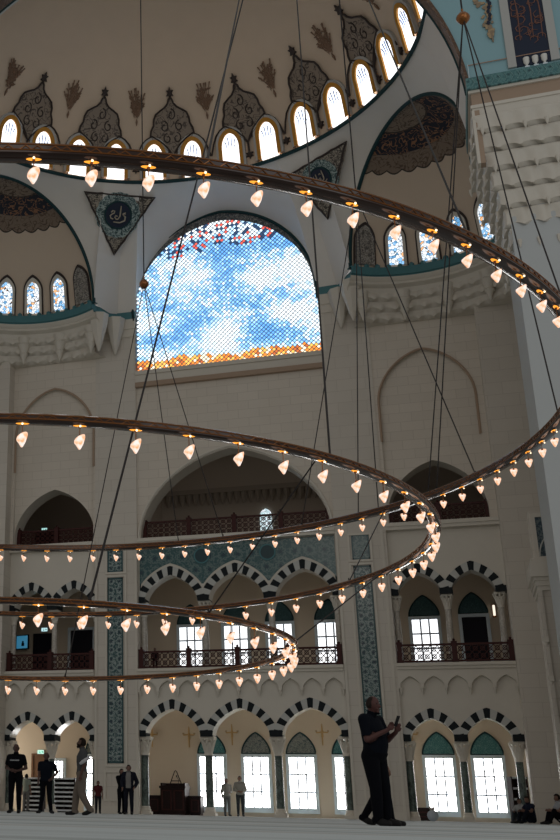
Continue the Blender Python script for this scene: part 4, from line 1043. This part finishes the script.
ring(2, 47, -1.0, 7.45, 'smallest and lowest lamp ring, just above the ground arcade', .31)

# cables ---------------------------------------------------------------
def snap(n, x, y):
    q = at_z(x, y, KZ[n]); a = math.atan2(q.x-KC.x, q.y-KC.y); return RP(n, a, 0, BS[n][1]/2-.01)
def cable(b, p, q, r=.016): b.tube([p, q], r, 6)
def lug(b, p): b.lathe([(0, 0), (.035, .0), (.035, .03), (.015, .05), (.015, .09), (0, .09)], p, n=8)
CEILZ = 44.0
def hanger(name, label, hub, legs, ball=True, r=.016):
    t = thing('chandelier_hanger', label, 'suspension cable', hub, 0, 'chandelier hangers'); h = Vector(hub)
    one(lambda b: b.lathe([(0, -.17), (.08, -.15), (.15, -.06), (.17, 0), (.15, .06), (.08, .15), (.03, .19), (.03, .26), (0, .27)], n=18), 'brass_ball', BRASS, t, True)
    one(lambda b: cable(b, (0, 0, .1), (0, 0, CEILZ-h.z), .022), 'main_cable', STEEL, t)
    for q in legs:
        o = one(lambda b: (cable(b, (0, 0, 0), q-h, r), lug(b, q-h)), 'branch_cable', STEEL, t)
hub6 = at_y(463, 18, 25.0); hub4 = at_y(356, 196, 30.7); hub1 = at_y(144, 284, 33.0)
hanger('a', 'cables fanning from the brass ball at the upper right beside the great arch', hub6, [snap(0, 425, 496), snap(0, 434, 493), snap(0, 559, 420), RP(0, math.radians(97))])
hanger('b', 'cables fanning out from the ball hidden behind the top ring, right of the blue window', hub4, [snap(0, 303, 529), snap(0, 356, 516), snap(0, 376, 511), snap(0, 471, 477)])
hanger('c', 'cables fanning out from the brass ball at the left edge of the blue window', hub1, [snap(2, 62, 677), snap(0, 180, 545), snap(0, 222, 539)])
def single(label, p, q, r=.018, lugs=True):
    o = one(lambda b: (b.tube([p, q], r, 8), lug(b, q)), 'suspension_cable', STEEL); tag(o, label, 'suspension cable', 'suspension cables')
def up(x, y, Z=34): return at_z(x, y, Z)
single('thick dark cable slanting down left across the blue window to the lowest ring', up(253, -40, 26), snap(2, 96, 600), .022)
single('cable just left of the thick slanting one, ending on the top ring', up(247, -40, 26), snap(0, 208, 167), .018)
single('cable dropping along the right side of the blue window to the middle ring', up(294, -40, 27), snap(1, 329, 460), .018)
single('cable slanting down right across the exedra dome to the top ring', up(352, -40, 26), snap(0, 470, 242), .018)
single('sloping tie cable from the top ring down to the middle ring near its right end', snap(0, 404, 513), snap(1, 330, 582), .014)
single('sloping tie cable from the middle ring to the right end of the lowest ring', snap(1, 382, 570), snap(2, 298, 645), .014)
single('sloping tie cable in front of the tiled arches, between middle and lowest rings', snap(1, 317, 458), snap(2, 210, 616), .012)

# ================================================================== people
def seg_d(p, a, b):
    ab = b-a; l = ab.length_squared; t = 0 if l < 1e-12 else max(0, min(1, (p-a).dot(ab)/l)); return (p-a-ab*t).length, t
def limb(b, pts, rs):
    for (p, q), (r0, r1) in zip(zip(pts, pts[1:]), zip(rs, rs[1:])): b.tube([p, q], [r0, r1], 12)
    for p, r in zip(pts, rs): ico(b, p, r*.995)
STAND = dict(pelvis=(0, 0, .95), waist=(0, -.01, 1.08), chest=(0, .0, 1.30), neck=(0, .01, 1.47), head=(0, -.015, 1.635), look=0.0, nod=0.0,
             hipL=(-.095, 0, .92), kneeL=(-.105, -.015, .50), ankL=(-.11, .01, .085), hipR=(.095, 0, .92), kneeR=(.105, -.015, .50), ankR=(.11, .01, .085),
             toeL=(-.135, -.17, .03), toeR=(.135, -.17, .03),
             shL=(-.185, .01, 1.415), elL=(-.235, .03, 1.13), wrL=(-.245, -.04, .88), shR=(.185, .01, 1.415), elR=(.235, .03, 1.13), wrR=(.245, -.04, .88),
             hdL=(0, -.15, -1), hdR=(0, -.15, -1))
MC = {}
def cloth(c, rough=.85):
    k = tuple(round(v, 3) for v in c)
    if k not in MC: MC[k] = mat('cloth_%d' % len(MC), c, rough, bump=.3, bscale=60, spec=.08)
    return MC[k]
def person(label, loc, rz, h, pose, shirt, trousers, shoes=(.02, .02, .02), skin=(.20, .105, .075), hair=(.015, .012, .01), bald=False, beard=False, sleeve=.6, wide=1.0, vox=.013, belly=0.0, jacket=None, group='people in the hall'):
    J = {k: (Vector(v) if isinstance(v, tuple) else v) for k, v in {**STAND, **pose}.items()}
    t = thing('person', label, 'person', loc, rz, group); t.scale = (h/1.75,)*3
    b = MB()
    # trunk as a loft of ellipses along the spine
    spine = [(J['pelvis']-Vector((0, 0, .10)), .12*wide, .10), (J['pelvis'], .165*wide, .115+belly*.4), (J['waist'], .145*wide, .10+belly), (J['waist'].lerp(J['chest'], .6), .165*wide, .115+belly*.6), (J['chest']+Vector((0, 0, .03)), .18*wide, .115), (J['chest'].lerp(J['neck'], .7), .16*wide, .09), (J['neck'], .065, .06)]
    rows = []
    for c, a, d in spine: rows.append([c+Vector((a*cos(2*PI*i/20), d*sin(2*PI*i/20)-(d-.1)*.5, 0)) for i in range(20)])
    vs = [p for r in rows for p in r]; fs = [tuple(range(19, -1, -1)), tuple((len(rows)-1)*20+i for i in range(20))]
    for j in range(len(rows)-1): fs += [(j*20+i, j*20+(i+1) % 20, (j+1)*20+(i+1) % 20, (j+1)*20+i) for i in range(20)]
    b.add(vs, fs)
    S = []                                       # (label, a, b, radius)
    S += [('hip', J['pelvis']-Vector((0, 0, .12)), J['pelvis']+Vector((0, 0, .04)), .14), ('torso', J['waist'], J['neck']-Vector((0, 0, .04)), .15)]
    for s in 'LR':
        sh, el, wr, hp, kn, an, to = [J[k+s] for k in ('sh', 'el', 'wr', 'hip', 'knee', 'ank', 'toe')]
        limb(b, [J['neck']-Vector((0, 0, .03)), sh], [.06, .062]); limb(b, [sh, el], [.06*wide**.5, .045]); limb(b, [el, wr], [.044, .029])
        limb(b, [hp, kn], [.092*wide**.5, .062]); limb(b, [kn, kn.lerp(an, .3), an], [.06, .062, .043])
        limb(b, [an-Vector((0, 0, .02))+(an-to)*.15, an.lerp(to, .5)-Vector((0, 0, .02)), to], [.045, .046, .032])
        hd = Vector(J['hd'+s]).normalized(); side = Vector((1 if s == 'R' else -1, 0, 0)); fw = hd.cross(side)
        if fw.length < .2: fw = Vector((0, -1, 0))
        fw.normalize(); pl = wr+hd*.05
        if s == 'L': fw = -fw
        lat = hd.cross(fw).normalized()
        limb(b, [wr, pl], [.028, .034])
        cur = -lat if s == 'R' else lat
        for k, ln in enumerate((.075, .085, .08, .062)):   # four fingers across the palm, gently curled
            o = pl+fw*((k-1.5)*.021); p1 = o+hd*(ln*.5); p2 = p1+(hd*.8+cur*.5).normalized()*(ln*.35); p3 = p2+(hd*.4+cur*.8).normalized()*(ln*.3)
            limb(b, [o, p1, p2, p3], [.0115, .0105, .0095, .008])
        o = wr+hd*.025-fw*.024; limb(b, [o, o-fw*.028+hd*.03, o-fw*.03+hd*.06+cur*.012], [.013, .0115, .009])
        S += [('uarm', sh, el, .055), ('farm', el, wr, .04), ('hand', wr+hd*.02, wr+hd*.13, .03), ('thigh', hp, kn, .08), ('shin', kn, an, .055), ('foot', an-Vector((0, 0, .04)), to, .045), ('torso', J['neck']-Vector((0, 0, .05)), sh-Vector((0, 0, .01)), .062)]
    # head
    hc = J['head']; Rh = Matrix.Rotation(J['look'], 3, 'Z') @ Matrix.Rotation(J['nod'], 3, 'X')
    limb(b, [J['neck']-Vector((0, 0, .03)), hc-Vector((0, 0, .07))], [.056, .052])
    S += [('neck', J['neck'], hc-Vector((0, 0, .09)), .052), ('head', hc-Vector((0, 0, .05)), hc+Vector((0, 0, .04)), .09)]
    rows = []
    for j in range(17):
        e = -PI/2+PI*j/16; rr = max(cos(e), .02); row = []
        for i in range(24):
            a = 2*PI*i/24; x, y, z = .077*rr*cos(a), .097*rr*sin(a), .118*sin(e)
            if z < -.02: x *= 1-.28*(-z-.02)/.1; y = y*(1-.10*(-z-.02)/.1)-(.012*(-z-.02)/.1)
            if y < 0 and abs(x) < .05 and .0 < z < .03: y += .006         # eye line
            row.append(hc+Rh @ Vector((x, y, z)))
        rows.append(row)
    vs = [p for r in rows for p in r]; fs = [tuple(range(23, -1, -1)), tuple(16*24+i for i in range(24))]
    for j in range(16): fs += [(j*24+i, j*24+(i+1) % 24, (j+1)*24+(i+1) % 24, (j+1)*24+i) for i in range(24)]
    b.add(vs, fs)
    hp_ = lambda x, y, z: hc+Rh @ Vector((x, y, z))
    limb(b, [hp_(0, -.092, .018), hp_(0, -.118, -.02), hp_(0, -.098, -.03)], [.009, .016, .014]); limb(b, [hp_(-.022, -.088, -.058), hp_(.022, -.088, -.058)], [.011, .011]); ico(b, hp_(0, -.082, -.095), .024)
    for s in (-1, 1): limb(b, [hp_(s*.076, .0, .02), hp_(s*.08, .008, -.018)], [.016, .012])
    raw = b.build('body', mat('skin_%d' % len(bpy.data.materials), skin, .55), t, fix=True)
    md = raw.modifiers.new('r', 'REMESH'); md.mode = 'VOXEL'; md.voxel_size = vox
    dg = bpy.context.evaluated_depsgraph_get(); dg.update()
    me = bpy.data.meshes.new_from_object(raw.evaluated_get(dg)); raw.modifiers.clear(); mt_ = raw.data.materials[0]; old = raw.data; raw.data = me; bpy.data.meshes.remove(old); me.name = 'body'
    if not me.materials: me.materials.append(mt_)
    bm = bmesh.new(); bm.from_mesh(me)
    for _ in range(2): bmesh.ops.smooth_vert(bm, verts=bm.verts, factor=.5, use_axis_x=True, use_axis_y=True, use_axis_z=True)
    bm.normal_update()
    lab = {}
    for f in bm.faces:
        c = f.calc_center_median(); best = None
        for nm, a, q, r in S:
            d, tt = seg_d(c, a, q); d -= r
            if best is None or d < best[0]: best = (d, nm, tt)
        lab[f.index] = best
    bm.faces.ensure_lookup_table()
    def shell(name, test, off, m, label_=None, pz=None):
        fsel = [f for f in bm.faces if test(lab[f.index], f.calc_center_median())]
        if not fsel: return None
        vm = {}; V = []; Fs = []
        for f in fsel:
            for v in f.verts:
                if v.index not in vm: vm[v.index] = len(V); V.append(v.co+v.normal*off)
            Fs.append(tuple(vm[v.index] for v in f.verts))
        ec = {}
        for f in fsel:
            vv = [v.index for v in f.verts]
            for i in range(len(vv)): k = (vv[i], vv[(i+1) % len(vv)]); ec[k] = 1
        inn = {}
        bm.verts.ensure_lookup_table()
        for (a, q) in list(ec):
            if (q, a) not in ec:
                for w in (a, q):
                    if w not in inn: inn[w] = len(V); V.append(bm.verts[w].co-bm.verts[w].normal*.004)
                Fs.append((vm[q], vm[a], inn[a], inn[q]))
        mm = MB(); mm.add(V, Fs); o = mm.build(name, m, t, True, fix=False)
        if label_: o['label'] = label_
        return o
    shirt_t = lambda l, c: l[1] == 'torso' or (l[1] == 'hip' and c.z > J['pelvis'].z-.02) or (l[1] == 'uarm' and l[2] < (sleeve if sleeve <= 1 else 2)) or (l[1] == 'farm' and sleeve > 1 and l[2] < .93)
    tr_t = lambda l, c: (l[1] == 'hip' and c.z <= J['pelvis'].z+.02) or l[1] in ('thigh', 'shin')
    shell('shirt', shirt_t, .017, cloth(shirt)); shell('trousers', tr_t, .013 if wide <= 1.1 else .026, cloth(trousers))
    if jacket: shell('jacket', lambda l, c: shirt_t(l, c) and not (l[1] in ('torso', 'hip') and abs(c.x-J['chest'].x) < .09 and c.y < J['chest'].y-.02), .032, cloth(jacket))
    for s in (-1, 1):
        shell('shoe', lambda l, c: l[1] == 'foot' and ((c-J['ankL']).length < (c-J['ankR']).length) == (s < 0), .009, cloth(shoes, .5))
    inv = Rh.inverted()
    def hz(c): return inv @ (c-hc)
    if not bald: shell('hair', lambda l, c: l[1] == 'head' and (hz(c).z > .065 or (hz(c).y > -.005 and hz(c).z > -.055)) and not (hz(c).y < -.05 and hz(c).z < .075), .012, cloth(hair))
    else: shell('hair', lambda l, c: l[1] == 'head' and hz(c).y > -.02 and -.05 < hz(c).z < .10 , .004, cloth(hair))
    if beard: shell('beard', lambda l, c: l[1] in ('head', 'neck') and hz(c).z < -.035 and hz(c).y < -.01 and hz(c).z > -.14, .010, cloth(hair))
    bm.to_mesh(me); bm.free(); me.polygons.foreach_set('use_smooth', [True]*len(me.polygons))
    for s in (-1, 1): one(lambda q: ico(q, hp_(s*.032, -.084, .016), .011, (1, .7, .8), 6), 'eye', cloth((.02, .02, .02), .3), t, True)
    return t, J
NAVYC, BLACKC = (.005, .0065, .011), (.004, .0045, .007)
def stride(l):
    return dict(hipL=(-.09, 0, .92), kneeL=(-.095, -.16*l-.03, .51), ankL=(-.1, -.26*l, .085), toeL=(-.11, -.26*l-.19, .035), hipR=(.09, 0, .92), kneeR=(.095, .02*l-.03, .50), ankR=(.1, .28*l, .12), toeR=(.115, .28*l-.16, .035))
def place(x, depth, h): p = ground(x, depth); return (p.x, p.y, 0)
# the man with the phone, nearest the camera
PH = dict(shL=(-.20, .0, 1.42), elL=(-.25, -.06, 1.14), wrL=(-.08, -.29, 1.27), hdL=(.35, -.55, .75), shR=(.20, .0, 1.42), elR=(.25, -.10, 1.16), wrR=(.10, -.32, 1.25), hdR=(-.25, -.45, .85), head=(0, -.045, 1.635), nod=.12, look=0, waist=(0, -.02, 1.08),
          hipL=(-.10, 0, .92), hipR=(.10, 0, .92), kneeL=(-.10, -.05, .5), kneeR=(.10, -.07, .5), ankL=(-.09, -.05, .085), ankR=(.09, -.07, .085), toeL=(-.11, -.22, .03), toeR=(.11, -.24, .03))
ml = place(378.5, 15.6, 1.75)
person('stout man in dark navy clothes standing nearest, filming with a phone held in both hands', ml, 1.12, 1.77, PH, NAVYC, BLACKC, wide=1.22, belly=.05, skin=(.09, .035, .03), hair=(.03, .022, .02), bald=True, beard=False, vox=.009, sleeve=.85, group='people near the camera')
ph = thing('phone', 'dark phone held up by the stout man in navy', 'phone', (0, 0, 0))
R3 = Matrix.Rotation(1.12, 4, 'Z'); pc = R3 @ Vector((.01, -.40, 1.41)); ph.location = Vector(ml)+pc; ph.rotation_euler = (.42, 0, 1.12)
one(lambda b: b.box((-.037, -.005, -.078), (.037, .005, .078)), 'case', cloth((.01, .01, .012), .3), ph)
one(lambda b: b.box((-.033, .005, -.07), (.033, .0065, .07)), 'screen', mat('phone_screen', (.05, .06, .07), .1), ph)
one(lambda b: b.lathe([(0, 0), (.008, 0), (.008, .003), (0, .003)], (.02, -.008, .055), n=10), 'camera_lens', STEEL, ph)
person('person almost hidden behind the man with the phone, bare forearm and one dark leg showing', place(378, 16.4, 1.55), 1.45, 1.58, {**stride(.9), 'elL': (-.22, -.06, 1.14), 'wrL': (-.21, -.16, .90), 'elR': (.22, -.04, 1.13), 'wrR': (.2, -.18, .90)}, NAVYC, BLACKC, sleeve=.5, skin=(.24, .13, .09), group='people near the camera')
# group on the left
FR = dict(elL=(-.27, .05, 1.14), wrL=(-.10, -.20, 1.08), hdL=(.9, -.3, 0), elR=(.27, .05, 1.14), wrR=(.10, -.20, 1.06), hdR=(-.9, -.3, 0))
t, J = person('man in black uniform with pale lettering on the chest, hands clasped, at the left edge', place(14.5, 29.3, 1.75), .12, 1.76, FR, BLACKC, BLACKC, skin=(.07, .035, .028), wide=1.1, bald=True, sleeve=.7)
def lett(b):
    for k in range(8): b.box((-.125+k*.032, -.150, 1.315), (-.103+k*.032, -.143, 1.345)); b.box((-.125+k*.032+.006, -.151, 1.322), (-.109+k*.032, -.142, 1.338))
one(lett, 'chest_lettering', cloth((.45, .47, .5)), t)
person('man in dark navy shirt with hand on hip, second from the left', place(45.5, 32.6, 1.75), .25, 1.72, dict(elR=(.33, .10, 1.18), wrR=(.17, -.03, 1.0), hdR=(-.6, -.5, -.4), elL=(-.22, .0, 1.13), wrL=(-.23, -.1, .9), ankL=(-.17, .01, .085), toeL=(-.24, -.15, .03), ankR=(.16, .01, .085), toeR=(.24, -.15, .03)), (.006, .008, .014), BLACKC, skin=(.09, .045, .036), bald=True, wide=1.08, sleeve=.7, hair=(.06, .05, .045))
w = place(82, 26.3, 1.75)
person('bearded man in grey t-shirt and beige trousers walking to the left', w, -1.35, 1.76, {**stride(.72), 'elL': (-.24, .06, 1.13), 'wrL': (-.26, -.05, .88), 'elR': (.24, .07, 1.14), 'wrR': (.24, -.02, .89), 'nod': -.12, 'head': (0, -.02, 1.64)}, (.075, .078, .082), (.17, .14, .115), skin=(.10, .05, .037), beard=True, sleeve=.75, wide=1.16, hair=(.02, .014, .012))
sl = thing('rolled_cloth', 'white rolled cloth tucked under the arm of the man in beige trousers', 'cloth', (w[0]+.16, w[1]-.30, 1.22), 0)
one(lambda b: b.tube([(-.12, 0, -.06), (-.05, -.02, -.02), (.03, -.01, .03), (.10, .03, .08)], [.03, .045, .045, .035], 12), 'roll', cloth((.50, .50, .52)), sl, True)
one(lambda b: b.tube([(.10+.014*q*cos(q*1.2)*.5, .03, .08+.014*q*sin(q*1.2)*.5) for q in range(6)], .012, 6), 'rolled_edge', cloth((.42, .42, .45)), sl)
person('small person in pale greenish shirt beside the shoe rack', place(25.5, 50.2, 1.5), 3.0, 1.62, {}, (.24, .28, .25), (.14, .14, .14), vox=.018, group='people in the hall')
person('child in dark red top standing behind the man in beige trousers', place(98, 43.5, 1.2), .4, 1.22, {}, (.09, .02, .022), (.02, .02, .025), vox=.016)
person('person in dark open jacket over a white shirt in front of the left pier', place(129, 40.2, 1.7), .1, 1.72, dict(elR=(.30, .08, 1.14), wrR=(.22, -.06, .95), hdR=(-.3, -.5, -.7), elL=(-.26, .03, 1.13), wrL=(-.22, -.12, .93)), (.22, .21, .20), (.012, .013, .02), jacket=(.014, .015, .024), sleeve=2, hair=(.03, .02, .018), skin=(.2, .11, .085))
person('person in black holding a phone up, behind the one in the open jacket', place(121.5, 42.5, 1.66), .9, 1.66, dict(elL=(-.24, -.14, 1.2), wrL=(-.09, -.26, 1.46), hdL=(.3, 0, 1), elR=(.24, -.12, 1.2), wrR=(.1, -.26, 1.46), hdR=(-.3, 0, 1)), BLACKC, BLACKC, sleeve=2)
person('person in grey shirt and grey trousers, left of the pair before the arcade window', place(227.5, 48.8, 1.65), .5, 1.58, dict(elR=(.24, -.02, 1.14), wrR=(.1, -.2, 1.1), hdR=(-.8, -.5, 0)), (.25, .24, .22), (.12, .12, .115), hair=(.06, .05, .045), vox=.018, sleeve=2)
person('person in pale shirt and dark trousers, right of the pair before the arcade window', place(241, 48.2, 1.7), .2, 1.68, FR, (.26, .25, .23), (.035, .04, .045), hair=(.07, .06, .05), vox=.018, sleeve=2)
SIT = dict(pelvis=(0, .05, .15), waist=(0, .06, .28), chest=(0, .0, .50), neck=(0, -.03, .67), head=(0, -.08, .83), nod=.2, hipL=(-.1, .03, .13), hipR=(.1, .03, .13), kneeL=(-.17, -.30, .42), kneeR=(.17, -.30, .42), ankL=(-.12, -.46, .09), ankR=(.12, -.46, .09), toeL=(-.14, -.64, .035), toeR=(.14, -.64, .035),
           shL=(-.185, -.02, .61), shR=(.185, -.02, .61), elL=(-.25, -.16, .42), elR=(.25, -.16, .42), wrL=(-.12, -.36, .45), wrR=(.12, -.36, .45), hdL=(.5, -.8, -.1), hdR=(-.5, -.8, -.1))
person('person in navy sitting on the carpet against the right pier, knees drawn up', place(531, 39.5, .9), -.9, 1.72, SIT, (.012, .016, .035), (.01, .012, .02), vox=.016, group='people sitting at the right pier')
person('person in white sitting on the carpet, just left of the one in navy', place(522, 41.6, .9), -.5, 1.66, SIT, (.36, .36, .36), (.03, .035, .045), vox=.016, sleeve=2, group='people sitting at the right pier')
person('person in dark trousers and pale top sitting on the carpet at the right picture edge', place(562, 36.5, .9), -1.2, 1.78, SIT, (.35, .36, .38), BLACKC, vox=.016, group='people sitting at the right pier')
bp = at_y(155, 655, 49.2)
person('small dark figure behind the railing at the left end of the middle balcony', (bp.x, 49.2, Z2), .2, 1.08, {}, BLACKC, BLACKC, vox=.02, sleeve=2)

# ================================================================== light
wd = bpy.data.worlds.new('world'); sc.world = wd; wd.use_nodes = True
bg = wd.node_tree.nodes['Background']; bg.inputs[0].default_value = (1, .97, .93, 1); bg.inputs[1].default_value = .27
def area(name, loc, target, sx, sy, power, c):
    l = bpy.data.lights.new(name, 'AREA'); l.shape = 'RECTANGLE'; l.size = sx; l.size_y = sy; l.energy = power; l.color = c
    o = bpy.data.objects.new(name, l); COL.objects.link(o); o.location = loc
    o.rotation_euler = (Vector(target)-Vector(loc)).to_track_quat('-Z', 'Y').to_euler(); return o
area('side_hall_fill', (16, 8, 16), (-2, 44, 12), 16, 16, 520, (.92, .97, 1))  # unseen area light added to make the right side brighter
area('left_aisle_fill', (-22.4, 50.6, 2.2), (-14, 51.5, 1.8), 2.5, 3.2, 90, (1, .93, .82))  # warm fill added to brighten the left aisle; no entrance is built
area('upper_hall_fill', (-8.5, 52.2, 18.3), (-8.5, 52.2, 12), 20, 4, 16, (1, .93, .85))  # overhead fill added to lift the dark upper hall
area('upper_side_window_light', (14, 12, 30), (4, 34, 24), 5, 8, 170, (.55, .82, 1))
area('rear_hall_fill', (-2, -22, 27), (-3, 44, 24), 26, 14, 1100, (1, .94, .86))  # unseen fill added behind the camera in place of hall windows
vs = sc.view_settings; sc.display_settings.display_device = 'sRGB'
vs.view_transform = 'Standard'; vs.look = 'None'; vs.exposure = 0; vs.gamma = 1
try: vs.use_curve_mapping = False
except Exception: pass
